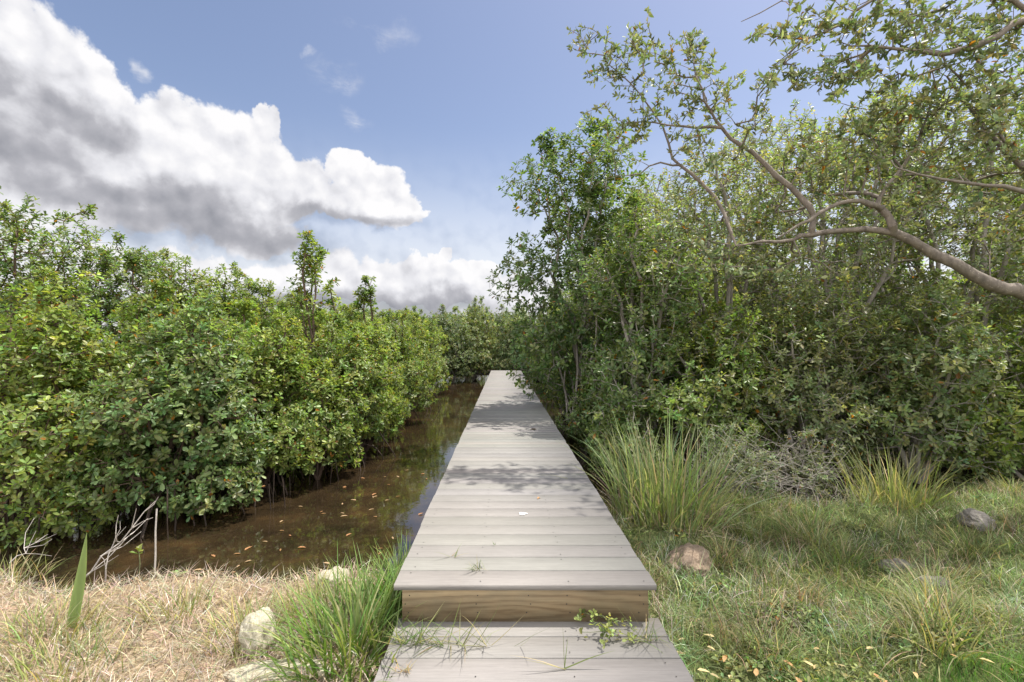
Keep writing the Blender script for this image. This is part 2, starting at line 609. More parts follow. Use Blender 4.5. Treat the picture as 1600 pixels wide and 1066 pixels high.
def height(x, y):
    x = np.asarray(x, float); y = np.asarray(y, float)
    wob = .10 * np.sin(x * 2.1 + 1) + .07 * np.sin(x * 5.3 + y) + .05 * np.sin(y * 3.1)
    left = -.33 + .03 * np.sin(x * 1.7) * np.cos(y * 2.3) - .62 * sstep(y + wob, 2.86, 3.40)       # bank drops to the creek
    lf = np.where(x < -2.3 + .25 * np.sin(y * .9), -.58 + .05 * np.sin(x * 3 + y * 2), -.95)
    shore = sstep(-x, 2.2 + .2 * np.sin(y * .8), 3.2 + .2 * np.sin(y * .8)) * sstep(y, 4.6, 5.4)
    left = left + shore * .38
    right = -.34 + .04 * np.sin(x * 1.9 + .4) * np.sin(y * 2.2) + .035 * np.sin(x * 6.1 + y * 2) * np.sin(y * 7.3 + x) * sstep(x, .8, 1.1) + .10 * sstep(x, 2.5, 5) * sstep(y, 2.6, 4.2) - .23 * sstep(y + wob, 4.2, 5.2)
    s = sstep(x, .05, .72)
    creek_r = sstep(y, 3.6, 5.2) * (1 - sstep(x, .9, 1.5)) * .3
    z = left * (1 - s) + (right - creek_r) * s
    far = sstep(y, 20.4, 22.0)
    z = z * (1 - far) + far * (-.57)
    z = np.where(y < 1.9, np.where(x > 0, np.maximum(z, -.36), z), z)
    return z


def build_ground():
    def axis(lo, hi, fine0, fine1, step, far):
        a = np.arange(fine0, fine1, step)
        l = fine0 - np.geomspace(step, fine0 - lo, 26)[::-1]
        r = fine1 + np.geomspace(step, hi - fine1, 26)
        return np.concatenate([l, a, r])
    xs = axis(-1500, 1500, -7, 8, .07, 1)
    ys = axis(-200, 3000, 1.0, 7.5, .07, 1)
    X, Y = np.meshgrid(xs, ys)
    Z = height(X, Y)
    rng = np.random.default_rng(3)
    near = (np.abs(X) < 9) & (Y < 9)
    Z = Z + near * rng.normal(0, .006, Z.shape)
    n, mm = X.shape
    V = np.stack([X.ravel(), Y.ravel(), Z.ravel()], 1)
    i = np.arange(n * mm).reshape(n, mm)
    Q = np.stack([i[:-1, :-1], i[:-1, 1:], i[1:, 1:], i[1:, :-1]], -1).reshape(-1, 4)
    tag(new_mesh('ground', V, Q, M['ground'], smooth=True), kind='structure')
    V = np.array([[-60, 2.2, WZ], [40, 2.2, WZ], [40, 60, WZ], [-60, 60, WZ]])
    tag(new_mesh('water', V, np.array([[0, 1, 2, 3]]), M['water']), kind='structure')


build_ground()

# ------------------------------------------------------------------ boardwalk and step
DX0, DX1 = -.512, .709
DY0, DY1 = 2.19, 19.3


def boxes(lst, bev=.003):
    """list of (x0,x1,y0,y1,z0,z1) chamfered on the long top edges -> V, Q"""
    V, Q = [], []
    for (x0, x1, y0, y1, z0, z1) in lst:
        n = len(V)
        prof = [(y0, z0), (y1, z0), (y1, z1 - bev), (y1 - bev, z1), (y0 + bev, z1), (y0, z1 - bev)]
        for x in (x0, x1):
            V += [(x, a, b) for a, b in prof]
        k = len(prof)
        for i in range(k):
            j = (i + 1) % k
            Q.append((n + i, n + k + i, n + k + j, n + j))
        for o in (0, k):
            f = [(n + o, n + o + 1, n + o + 2, n + o + 5), (n + o + 5, n + o + 2, n + o + 3, n + o + 4)]
            Q += f if o else [tuple(reversed(q)) for q in f]
    return np.array(V, float), np.array(Q)


def planks(name, x0, x1, y0, count, z1, parent, rng, pitch=.145):
    V, Q = [], []
    bx = []
    for i in range(count):
        e = rng.normal(0, .0025, 2)
        y = y0 + i * pitch + rng.normal(0, .0006)
        bx.append((x0 + e[0], x1 + e[1], y, y + pitch - .006, z1 - .025, z1 + rng.normal(0, .0008)))
    V, Q = boxes(bx)
    t = np.repeat(np.exp(rng.normal(0, .045, count))[:, None] * np.exp(rng.normal(0, .012, (count, 3))), 12, 0)
    return new_mesh(name, V, Q, M['deck'], parent, tint=t)


def screw_heads(spots, parent, r=.0032):
    V, Q = [], []
    for (x, y, z, ny) in spots:
        n = len(V)
        for j in range(6):
            a = j * math.pi / 3
            V.append((x + r * math.cos(a), y + (0 if ny else r * math.sin(a)), z + (r * math.sin(a) if ny else 0)))
        Q += [(n, n + 1, n + 2, n + 3), (n, n + 3, n + 4, n + 5)]
    o = new_mesh('screw_heads', V, Q, M['screw'], parent)
    return tag(o, kind='stuff')


def build_deck():
    rng = np.random.default_rng(11)
    bw = empty('boardwalk', (0, 0, 0), 'long straight grey plank boardwalk running out over the creek', 'boardwalk')
    n = int((DY1 - DY0) / .145)
    planks('decking', DX0, DX1, DY0, n, 0, bw, rng)
    yl = DY0 + n * .145
    V, Q = boxes([(DX0 + .035, DX1 - .03, DY0 + .022, DY0 + .060, -.185, -.0255)])
    new_mesh('front_board', V, Q, M['pine'], bw)
    for x in (DX0 + .035, DX1 - .07):
        V, Q = boxes([(x, x + .038, DY0 + .0605, yl - .02, -.215, -.0255)])
        new_mesh('side_joist', V, Q, M['pine'], bw)
    for y in (4.4, 7.2, 10, 12.8, 15.6, 18.4):
        for x in (DX0 + .075, DX1 - .16):
            V, Q = boxes([(x, x + .088, y, y + .088, -1.3, -.03)])
            new_mesh('post', V, Q, M['pine'], bw)
    sp = []
    for i in range(46):
        for x in (DX0 + .06, -.11, .30, DX1 - .06):
            for yy in (.03, .11):
                if rng.random() < .6:
                    sp.append((x + rng.normal(0, .006), DY0 + i * .145 + yy + rng.normal(0, .003), .0022, False))
    for x in (DX0 + .06, -.12, .12, .30, DX1 - .06):
        for z in (-.06, -.10, -.14):
            sp.append((x + rng.normal(0, .008), DY0 + .0205, z, True))
    screw_heads(sp, bw)
    st = empty('boardwalk_step', (0, 0, 0), 'low grey plank step in front of the boardwalk end', 'step')
    planks('decking', -.50, .735, DY0 + .0615 - .145 * 6, 6, -.184, st, rng)
    for yb in (DY0 + .09 - .145 * 6, DY0 + .02):
        V, Q = boxes([(-.47, .70, yb, yb + .038, -.36, -.2095)])
        new_mesh('frame_board', V, Q, M['pine'], st)
    sp = []
    for i in range(6):
        for x in (-.44, -.10, .28, .67):
            for yy in (.03, .11):
                if rng.random() < .75:
                    sp.append((x + rng.normal(0, .008), DY0 + .0615 - .145 * 6 + i * .145 + yy, -.1818, False))
    screw_heads(sp, st)


build_deck()


# ------------------------------------------------------------------ mangrove trees
LEAFK, COUNTK = .98, 2.7


def lobes_for(rng, rx, ry, z0, z1, n, top_narrow=.5):
    out = []
    H = z1 - z0
    for i in range(n):
        f = (i + .5) / n
        wid = 1.0 if f < .5 else 1 - top_narrow * ((f - .5) / .5) ** 1.2
        a = i * 2.4 + rng.normal(0, .4)
        q = math.sqrt(rng.uniform(.12, 1)) * .66 * wid
        r = rng.uniform(.36, .54) * (.6 + .4 * wid)
        rz = max(.20, min(.55, H * rng.uniform(.13, .2)))
        z = z0 + rz * .6 + (H - rz * 1.5) * f + rng.normal(0, .04 * H)
        out.append((rx * q * math.cos(a), ry * q * math.sin(a), min(z, z1 - rz * .9), rx * r, ry * r, rz))
    return out


def mangrove(name, x, y, top, r, label, cat='mangrove', group=None, seed=0, tint=(.085, .115, .028), leaf=.08, nleaf=5500,
             bark='bark_brown', z0=-.25, base=-.62, lobes=9, narrow=.5, roots=0, odd=.012, leafmat='leaf', ry=None, sprigs=4, kk=(6, 10), rtip=.0022, rmax=.045, bare=0, shape='obovate', aspect=.47):
    rng = np.random.default_rng(seed)
    t = empty(name, (x, y, base), label, cat, group)
    H = top - base
    ry = ry or r
    lobes = int(lobes * 1.35)
    leaf *= LEAFK; nleaf = int(nleaf * COUNTK)
    lb = lobes_for(rng, r, ry, z0 - base, H - .06, lobes, narrow)
    # main stems from the foot to every lobe
    pos, par = [np.zeros(3)], [-1]
    for (cx, cy, cz, a, b_, c_) in lb:
        st = np.array([rng.normal(0, .12) * r, rng.normal(0, .12) * r, 0])
        e = np.array([cx, cy, cz])
        last = 0
        k = max(3, int(np.linalg.norm(e) / .35))
        for i in range(1, k + 1):
            f = i / k
            q = st * (1 - f) + e * f
            q = q + np.array([rng.normal(0, .045), rng.normal(0, .045), rng.normal(0, .03)]) * (1 if i < k else 0)
            q[2] += .12 * H * math.sin(f * math.pi) * .5
            pos.append(q); par.append(last); last = len(pos) - 1
    nt = int(nleaf / ((kk[0] + kk[1]) / 2))
    w = np.array([(a * b_ * c_) ** .8 for (_, _, _, a, b_, c_) in lb]); w = w / w.sum()
    li = rng.choice(len(lb), nt, p=w)
    A = np.array(lb)[li]
    dv = unit(rng.normal(0, 1, (nt, 3)))
    rr = rng.random(nt) ** .36
    at = A[:, :3] + dv * A[:, 3:] * rr[:, None]
    # sprigs that stick out of the top outline
    ex = []
    for s in range(sprigs):
        L_ = lb[rng.integers(len(lb) // 2, len(lb))]
        bx_, by_ = L_[0] + rng.normal(0, .3) * L_[3], L_[1] + rng.normal(0, .3) * L_[4]
        hh = rng.uniform(.10, .34)
        for q in range(int(7 + hh * 25)):
            f = rng.random()
            ex.append((bx_ + rng.normal(0, .05), by_ + rng.normal(0, .05), L_[2] + L_[5] * .8 + hh * f))
    if ex:
        at = np.concatenate([at, np.array(ex)])
    at[:, 2] = np.clip(at[:, 2], .12, H)
    pos, par, tips = grow(rng, np.array(pos), np.array(par), at)
    rad = pipe(pos, par, tips, rtip, .45, rmax=rmax)
    V, Q = tubes(pos, par, rad, 4)
    new_mesh('trunk', V, Q, M[bark], t, smooth=True)
    ax = unit(pos[tips] - pos[par[tips]]) * .8
    cen = np.array([0, 0, H * .45])
    ax = unit(ax + unit(pos[tips] - cen) * .6 + np.array([0, 0, .75]) + rng.normal(0, .25, ax.shape))
    keep = rng.random(len(tips)) >= bare
    V, Q, T = rosettes(rng, pos[tips][keep], ax[keep], kk[0], kk[1], leaf, shape, tint, odd=odd, aspect=aspect)
    new_mesh('crown', V, Q, M[leafmat], t, tint=T)
    if roots:
        paths = []
        for i in range(roots):
            a = rng.uniform(0, 6.28)
            d0, d1 = rng.uniform(.02, .25), rng.uniform(.3, 1.0) * r
            z_ = rng.uniform(.25, .7)
            p0 = np.array([math.cos(a) * d0, math.sin(a) * d0, z_])
            p1 = np.array([math.cos(a) * d1, math.sin(a) * d1, -.25])
            pts = []
            for f in np.linspace(0, 1, 6):
                q = p0 * (1 - f) + p1 * f
                q[2] = z_ * (1 - f ** 2.2) - .25 * f ** 2.2
                pts.append(q + rng.normal(0, .012, 3))
            paths.append((pts, rng.uniform(.007, .014), rng.uniform(.006, .010)))
        for i in range(roots):                       # thin straight air roots hanging to the water
            a, d0 = rng.uniform(0, 6.28), rng.uniform(.2, 1.05) * r
            q = np.array([math.cos(a) * d0, math.sin(a) * d0, rng.uniform(.2, .5)])
            paths.append(([q, q + np.array([rng.normal(0, .03), rng.normal(0, .03), -.3]), q + np.array([rng.normal(0, .05), rng.normal(0, .05), -.75])], .006, .004))
        for pth in paths:
            p_, pa_, ra_ = poly_nodes([pth])
            V, Q = tubes(p_, pa_, ra_, 5)
            new_mesh('prop_root', V, Q, M['root'], t, smooth=True)
    return t


BRIGHT = (.210, .255, .064)
MID = (.185, .230, .062)
DARK = (.145, .190, .064)
BLUE = (.160, .210, .074)
OLIVE = (.215, .235, .105)
PALE = (.215, .245, .105)

# left bank, along the water
LG = None
left = [
    # x, y, top, r, tint, leaf, nleaf, label
    (-4.45, 4.45, 1.80, 1.15, BRIGHT, .076, 8200, 'bright yellow green mangrove bush in the front row at the left edge'),
    (-3.35, 4.85, 1.60, 1.05, BLUE, .082, 8600, 'dark bluish green mangrove bush with large leaves in front of the left bank creek'),
    (-2.85, 5.55, 1.45, .86, BRIGHT, .078, 6200, 'light green mangrove bush whose dark air roots stand in the brown water'),
    (-2.30, 6.75, 1.40, .86, MID, .078, 5600, 'mid green mangrove bush with reddish stems leaning over the creek bend'),
    (-2.50, 8.30, 1.55, .95, BRIGHT, .080, 5200, 'yellow green mangrove bush by the creek halfway along the boardwalk'),
    (-2.45, 10.2, 1.8, 1.0, MID, .080, 4600, 'rounded mangrove bush reaching over the narrowing creek, left of the boardwalk'),
    (-2.5, 12.6, 1.9, 1.1, BRIGHT, .085, 4200, 'mangrove bush on the left shore about two thirds along the boardwalk'),
    (-2.75, 15.6, 2.1, 1.15, MID, .09, 4000, 'dark mangrove bush at the far bend where the creek meets the boardwalk'),
]
for i, (x, y, tp, r, tn, lf, nl, lab) in enumerate(left):
    mangrove('mangrove_bush', x, y, tp, r, lab, 'mangrove bush', seed=100 + i, tint=tn, leaf=lf, nleaf=nl, bare=.05, roots=(22 if i < 4 else 7), base=WZ - .02,
             z0=(-.5, -.46, -.32)[i] if i < 3 else -.25, narrow=.62, lobes=11, sprigs=9, odd=.016)
fill = [
    (-4.0, 5.75, 1.85, 1.0, MID, 'mangrove bush filling the gap behind the two front bushes at the left'),
    (-3.45, 6.65, 1.70, .95, BRIGHT, 'mangrove bush behind the light green bush with dark air roots'),
    (-3.75, 7.9, 1.90, 1.0, MID, 'mangrove bush just in front of the thin tall sapling'),
    (-3.55, 9.4, 1.90, 1.05, BRIGHT, 'mangrove bush just behind the thin tall sapling'),
    (-3.55, 11.5, 1.95, 1.1, MID, 'mangrove bush filling the shore behind the rounded bush at the narrowing creek'),
    (-2.35, 5.95, .9, .62, MID, 'low mangrove bush hanging over the water between two creek bushes'),
    (-2.2, 7.5, .9, .62, BRIGHT, 'low mangrove bush hanging over the water beside the creek bend'),
]
for i, (x, y, tp, r, tn, lab) in enumerate(fill):
    mangrove('mangrove_bush', x, y, tp, r, lab, 'mangrove bush', seed=180 + i, tint=tn, leaf=.085, nleaf=4300 if i < 5 else 2600, z0=-.2 if i < 5 else -.4, base=WZ - .02, lobes=10, narrow=.6, sprigs=10, bare=.06)
back = [
    (-6.5, 6.3, 3.10, 1.35, DARK, 'tall dark mangrove tree rising at the left edge behind the front bushes'),
    (-5.95, 7.4, 2.85, 1.30, DARK, 'dark green mangrove tree second from the left edge on the skyline'),
    (-5.0, 7.8, 2.60, 1.25, MID, 'mid green mangrove tree on the left skyline below the grey cloud base'),
    (-4.45, 8.9, 2.42, 1.20, MID, 'mangrove tree on the left skyline just left of the thin tall sapling'),
    (-4.2, 10.6, 2.15, 1.20, BRIGHT, 'low bright mangrove tree on the skyline behind the thin tall sapling'),
    (-4.3, 13.2, 2.10, 1.30, MID, 'low mangrove tree behind the shore bushes, right of the thin tall sapling'),
    (-4.6, 16.5, 2.30, 1.40, MID, 'farthest mangrove tree on the left before the distant grey green tree line'),
]
for i, (x, y, tp, r, tn, lab) in enumerate(back):
    mangrove('mangrove_tree', x, y, tp, r, lab, 'mangrove tree', seed=140 + i, tint=tn, leaf=.085, nleaf=5200, z0=.1, base=-.6, lobes=10, sprigs=12, narrow=.55)
mangrove('mangrove_sapling', -2.85, 7.1, 2.74, .46, 'thin tall mangrove sapling standing clear above the left bushes', 'sapling', seed=171, tint=MID, leaf=.100, nleaf=520,
         z0=1.2, base=-.6, lobes=6, narrow=.4, sprigs=3, rtip=.003)
mangrove('mangrove_sapling', -2.55, 8.6, 2.30, .40, 'shorter slim mangrove sapling right of the tall one above the left bushes', 'sapling', seed=172, tint=MID, leaf=.100, nleaf=420,
         z0=1.0, base=-.6, lobes=6, narrow=.4, sprigs=3, rtip=.003)

# right bank
mangrove('mangrove_tree', 1.42, 7.9, 4.80, 1.62, 'tallest dense dark mangrove tree overhanging the right side of the boardwalk', 'mangrove tree', seed=200, tint=(.125, .172, .058), leaf=.110, nleaf=7800,
         bark='bark_grey', z0=.1, base=-.6, lobes=17, narrow=.35, sprigs=22, rtip=.0019)
right = [
    (1.85, 6.3, 3.1, 1.0, DARK, 'bark_grey', .09, 6000, -.1, 'dark glossy mangrove tree close to the right edge of the boardwalk, behind the tall grass'),
    (2.0, 10.3, 3.4, 1.2, MID, 'bark_grey', .09, 4800, -.1, 'mangrove tree on the right of the boardwalk behind the tallest dark tree'),
    (1.85, 13.2, 2.95, 1.15, MID, 'bark_grey', .09, 4200, -.2, 'bushy mangrove tree near the far right end of the boardwalk'),
    (1.95, 16.8, 2.90, 1.25, MID, 'bark_grey', .095, 3800, -.2, 'mangrove tree standing beside the far end of the boardwalk on the right'),
    (3.10, 6.7, 4.0, 1.4, OLIVE, 'bark_grey', .078, 7600, -.2, 'tall twiggy grey stemmed mangrove tree behind the bare brush pile'),
    (4.45, 6.3, 4.70, 1.55, PALE, 'bark_grey', .074, 9200, -.2, 'pale leaved mangrove tree behind the long curved limb on the right'),
    (5.85, 6.1, 4.95, 1.6, OLIVE, 'bark_grey', .078, 8800, -.2, 'olive leaved mangrove tree near the right edge behind the curved limb'),
    (7.2, 5.9, 4.2, 1.5, MID, 'bark_grey', .08, 6500, -.2, 'green mangrove tree cut off by the right edge of the picture'),
]
for i, (x, y, tp, r, tn, bk, lf, nl, z0, lab) in enumerate(right):
    mangrove('mangrove_tree', x, y, tp, r, lab, 'mangrove tree', seed=210 + i, tint=tn, leaf=lf, nleaf=nl, bark=bk, z0=z0, base=-.58, lobes=12, narrow=.4, sprigs=10,
             rmax=.034, rtip=.0026, bare=.12 if i >= 4 else .05, kk=(5, 8))
low = [
    (1.42, 6.9, .75, .58, DARK, .085, 2600, 'low dark mangrove shrub hugging the right edge of the boardwalk under the tallest tree'),
    (1.45, 8.6, .95, .62, MID, .085, 2600, 'low mangrove shrub against the right edge of the boardwalk just past the tallest tree'),
    (1.40, 10.6, .90, .62, MID, .085, 2400, 'low mangrove shrub against the right edge about halfway along the boardwalk'),
    (1.45, 5.45, .42, .55, DARK, .085, 2200, 'very low dark mangrove shrub between the tall grass clump and the boardwalk'),
    (2.55, 5.75, 1.75, .95, MID, .080, 5200, 'low dark mangrove shrub directly behind the tall green grass clump'),
    (3.6, 5.6, 2.0, 1.0, OLIVE, .072, 5600, 'low mangrove shrub between the bare brush pile and the grey stems'),
    (4.75, 5.4, 1.95, 1.05, PALE, .078, 6200, 'low bright green mangrove shrub above the right grass bank'),
    (5.9, 5.1, 1.75, 1.0, BRIGHT, .080, 5600, 'low bright mangrove shrub at the right edge above the grey stone'),
]
for i, (x, y, tp, r, tn, lf, nl, lab) in enumerate(low):
    mangrove('mangrove_shrub', x, y, tp, r, lab, 'mangrove shrub', seed=240 + i, tint=tn, leaf=lf, nleaf=nl, bark='bark_grey', z0=-.42, base=-.55, lobes=9, narrow=.5, sprigs=9, bare=.10)
rback = [(2.55, 8.5, 4.15, 'dark mangrove tree joined to the right side of the tallest tree'), (3.3, 10.6, 5.0, 'mangrove tree in the second row right of the tallest dark tree'), (5.3, 10.0, 5.9, 'second row mangrove tree seen through gaps behind the pale leaved tree'),
         (7.6, 9.6, 6.2, 'second row mangrove tree seen through gaps behind the olive leaved tree'), (10.0, 9.0, 5.2, 'second row mangrove tree at the right edge')]
for i, (x, y, tp, lab) in enumerate(rback):
    mangrove('mangrove_tree', x, y, tp, 1.5 if i else 1.45, lab, 'mangrove tree', seed=260 + i, tint=OLIVE if i else MID, leaf=.09, nleaf=5800, bark='bark_grey', z0=0, base=-.55, lobes=12, narrow=.3, sprigs=5, kk=(5, 8), rtip=.003)

# distant trees: three kinds, each placed again and again
protos = []
for i in range(3):
    protos.append(mangrove('mangrove_tree', 0, 0, 2.9, 1.6, 'x', 'mangrove tree', seed=300 + i, tint=[(.165, .195, .080), (.14, .172, .078), (.18, .205, .075)][i], leaf=.125, nleaf=5200,
                           z0=-.3, base=-.6, lobes=11, narrow=.35, sprigs=7, bark='bark_grey'))
spots = []
rng0 = np.random.default_rng(77)
for x in np.arange(-9.5, 6, 1.7):
    spots.append((x + rng0.normal(0, .3), 21.0 + rng0.normal(0, .4) + abs(x + 1) * .05, rng0.uniform(.88, 1.02), 'a'))
for x in np.arange(-15, 10, 2.6):
    spots.append((x + rng0.normal(0, .4), 26.0 + rng0.normal(0, .8), rng0.uniform(1.0, 1.14), 'a'))
for x in np.arange(-24, 16, 3.6):
    spots.append((x + rng0.normal(0, .5), 33 + rng0.normal(0, 1), rng0.uniform(1.15, 1.3), 'a'))
for (x, y) in [(-7, 10.2), (-8.6, 8.6), (-10.5, 10.5), (-8.2, 12.6), (-6.6, 14.6), (-10.5, 15), (-7.2, 18), (-12.5, 12.5), (-4.6, 19.4)]:
    spots.append((x, y, .82 + .06 * rng0.random(), 'l'))
for (x, y) in [(4.0, 14.2), (6.8, 13.4), (3.8, 18.2), (9.8, 13), (7, 17.5), (12.8, 12)]:
    spots.append((x, y, 1.35, 'r'))
lab = {'a': ('grey green mangrove tree in the distant line beyond the end of the boardwalk', 'distant mangrove trees closing the view'),
       'l': ('mangrove tree in the thicket behind the left bank rows', 'thicket trees behind the left bank'),
       'r': ('mangrove tree in the deep thicket behind the right bank rows', 'thicket trees behind the right bank')}
for i, (x, y, s, k) in enumerate(spots):
    o = protos[i] if i < 3 else copy_tree(protos[i % 3])
    o.location = (x, y, -.6)
    o.rotation_euler = (0, 0, rng0.uniform(0, 6.28))
    o.scale = (s * rng0.uniform(.92, 1.1), s * rng0.uniform(.92, 1.1), s)
    o['label'], o['group'] = lab[k]
for (x, y, q_) in [(.2, 20.9, .72), (1.6, 20.2, .85), (-3.3, 19.6, .72), (-2.2, 20.6, .70), (3.4, 20.5, .9)]:
    spots.append((x, y, q_, 'a'))
    o = copy_tree(protos[len(spots) % 3])
    o.location = (x, y, -.6); o.rotation_euler = (0, 0, x * 3); o.scale = (q_, q_, q_)
    o['label'], o['group'] = lab['a']
o = copy_tree(protos[0])
o.location = (-1.35, 22.3, -.6); o.scale = (.75, .75, 1.13); o.rotation_euler = (0, 0, 1.0)
o['label'] = 'slightly taller mangrove tree sticking out of the distant line left of the boardwalk end'
if 'group' in o:
    del o['group']


# ------------------------------------------------------------------ overhanging tree, rooted outside the right edge
def overhang():
    rng = np.random.default_rng(500)
    root = np.array([5.35, 3.75, -.32])
    t = empty('overhanging_tree', tuple(root), 'olive leaved tree leaning in from the right with a long curved bare limb', 'tree')
    limbs = {}
    def px(*pts):
        return [P(*q) for q in pts]
    trunk = [root - np.array([0, 0, .15]), np.array([5.22, 3.78, .35]), np.array([4.95, 3.85, .95])]
    limbs['A'] = (trunk[-1:] + px((1610, 464, 3.92), (1570, 452, 3.93), (1520, 430, 3.95), (1460, 398, 4.0), (1425, 376, 4.0), (1395, 363, 4.02), (1350, 358, 4.06), (1310, 361, 4.1), (1268, 367, 4.14), (1240, 375, 4.17), (1190, 377, 4.22), (1150, 384, 4.27)),
                  [.066, .058, .054, .049, .042, .036, .032, .027, .024, .021, .017, .012, .007])
    A = limbs['A'][0]
    limbs['B'] = ([A[6]] + px((1388, 338, 4.0), (1370, 322, 3.98), (1345, 314, 3.97), (1310, 318, 3.97), (1280, 333, 3.98), (1250, 350, 4.0), (1215, 372, 4.02)), [.034, .030, .026, .022, .018, .016, .012, .007])
    B = limbs['B'][0]
    limbs['C'] = ([A[9]] + px((1270, 348, 4.14), (1264, 322, 4.16), (1235, 292, 4.2), (1195, 256, 4.25), (1160, 228, 4.3), (1128, 200, 4.33), (1090, 200, 4.36), (1045, 196, 4.4), (1005, 190, 4.42)), [.026, .026, .025, .023, .021, .018, .015, .011, .008, .005])
    Cc = limbs['C'][0]
    limbs['C2'] = ([Cc[6]] + px((1110, 172, 4.3), (1098, 140, 4.28), (1084, 100, 4.26)), [.013, .010, .007, .004])
    limbs['E'] = ([A[12]] + px((1132, 335, 4.4), (1098, 288, 4.5), (1062, 258, 4.55), (1045, 225, 4.58), (1018, 172, 4.6), (985, 130, 4.6), (950, 100, 4.6)), [.016, .018, .016, .014, .011, .008, .006, .004])
    E = limbs['E'][0]
    limbs['E2'] = ([E[3]] + px((1032, 254, 4.56), (1000, 272, 4.58), (962, 276, 4.6)), [.010, .008, .006, .004])
    limbs['F'] = ([B[2]] + px((1385, 292, 4.0), (1410, 262, 4.02), (1432, 228, 4.05), (1448, 185, 4.08), (1458, 145, 4.1)), [.017, .015, .013, .011, .008, .005])
    limbs['D'] = (trunk[-1:] + [np.array([4.95, 3.7, 2.0]), np.array([4.6, 3.6, 3.1])] + px((1610, 30, 3.55), (1560, 56, 3.55), (1500, 78, 3.55), (1450, 82, 3.58), (1395, 76, 3.6), (1330, 72, 3.65)), [.06, .05, .038, .026, .023, .020, .016, .012, .005])
    D = limbs['D'][0]
    limbs['D2'] = ([D[2]] + [np.array([3.9, 3.6, 3.75])] + px((1370, -4, 3.7), (1320, 36, 3.75), (1255, 62, 3.8), (1185, 52, 3.85)), [.022, .016, .010, .008, .006, .003])
    limbs['D3'] = ([D[2]] + px((1500, -60, 3.7), (1300, -40, 3.8), (1220, 2, 3.85), (1158, 34, 3.9)), [.02, .014, .008, .005, .003])
    limbs['G'] = ([D[1]] + px((1600, 262, 3.9), (1552, 215, 4.0), (1525, 180, 4.1), (1480, 120, 4.2)), [.04, .024, .020, .016, .008])
    limbs['H'] = ([D[1]] + px((1600, 300, 3.5), (1540, 290, 3.5), (1470, 280, 3.55), (1400, 262, 3.6)), [.03, .016, .013, .010, .005])
    pos, par, rmin = [], [], []
    for i, q in enumerate(trunk):
        pos.append(q); par.append(i - 1); rmin.append([.13, .095, .075][i])
    for k, (pts, rs) in limbs.items():
        # finer, slightly wavy polyline
        last = int(np.argmin([np.linalg.norm(p - pts[0]) for p in pos]))
        pp = np.array(pts); n = len(pp)
        for i in range(1, n):
            p0, p1, p2, p3 = pp[max(i - 2, 0)], pp[i - 1], pp[i], pp[min(i + 1, n - 1)]
            for f in (.5, 1.0):
                q = .5 * (2 * p1 + (p2 - p0) * f + (2 * p0 - 5 * p1 + 4 * p2 - p3) * f * f + (3 * p1 - p0 - 3 * p2 + p3) * f ** 3)
                pos.append(q + (rng.normal(0, .011, 3) if f < 1 else 0)); par.append(last); last = len(pos) - 1
                rmin.append((rs[i - 1] * (1 - f) + rs[i] * f) * rng.uniform(.9, 1.12))
    pos = np.array(pos); par = np.array(par); rmin = np.array(rmin)
    n0 = len(pos)
    blobs = [(955, 100, 50, 45, 26, 4.6), (910, 62, 22, 25, 6, 4.6), (1000, 65, 40, 30, 14, 4.6), (1050, 120, 60, 60, 34, 4.5), (1085, 75, 16, 30, 9, 4.3), (1125, 135, 35, 40, 14, 4.3),
             (1050, 185, 80, 35, 26, 4.4), (975, 205, 40, 35, 10, 4.5), (1100, 235, 55, 35, 14, 4.4), (1190, 190, 22, 40, 8, 4.2),
             (1215, 52, 50, 20, 12, 3.85), (1300, 30, 70, 28, 26, 3.8), (1400, 40, 90, 45, 52, 3.7), (1520, 55, 90, 55, 62, 3.7), (1225, 120, 50, 14, 16, 3.8), (1330, 115, 60, 35, 34, 3.8),
             (1450, 150, 90, 60, 60, 3.9), (1560, 170, 60, 70, 46, 3.8), (1370, 210, 80, 60, 62, 4.1), (1500, 265, 100, 60, 70, 3.9), (1300, 270, 90, 40, 46, 4.5), (1240, 240, 40, 40, 16, 4.5), (1430, 315, 90, 40, 30, 4.5),
             (1560, 350, 45, 40, 20, 4.3), (1170, 335, 70, 34, 26, 4.6), (1090, 385, 80, 45, 34, 4.5), (1220, 418, 90, 26, 22, 4.4), (1330, 325, 40, 20, 6, 4.4), (1700, 100, 120, 140, 70, 3.8), (1720, 320, 100, 100, 40, 3.9)]
    at = []
    for (bx, by, rx, ry, k, d) in blobs:
        for _ in range(int(k * 2.0)):
            u = rng.normal(0, .55, 3)
            at.append(P(bx + u[0] * rx, by + u[1] * ry, d + u[2] * .3))
    pos2, par2, tips = grow(rng, pos, par, np.array(at), wpath=.08, jit=.12, seg=.16)
    rad = pipe(pos2, par2, tips, .0024, .42, rmin=rmin)
    # woody parts: trunk, one mesh for each limb's line, twigs with the leaves' crown
    keep = np.arange(len(pos2)) < n0
    p_tr = par2.copy(); p_tr[~keep] = -1; p_tr[3:] = -1
    off = pos2 - root
    V, Q = tubes(off, p_tr, rad, 10)
    new_mesh('trunk', V, Q, M['bark_pink'], t, smooth=True)
    i = 3
    for k, (pts, rs) in limbs.items():
        cnt = (len(pts) - 1) * 2
        pk = np.full(len(pos2), -1); pk[i:i + cnt] = par2[i:i + cnt]
        V, Q = tubes(off, pk, rad, 9)
        new_mesh('limb', V, Q, M['bark_pink'], t, smooth=True)
        i += cnt
    pk = par2.copy(); pk[:n0] = -1
    V, Q = tubes(off, pk, rad, 4)
    new_mesh('twigs', V, Q, M['bark_pink'], t, smooth=True)
    ax = unit(unit(off[tips] - off[par2[tips]]) + np.array([0, 0, .45]) + rng.normal(0, .2, (len(tips), 3)))
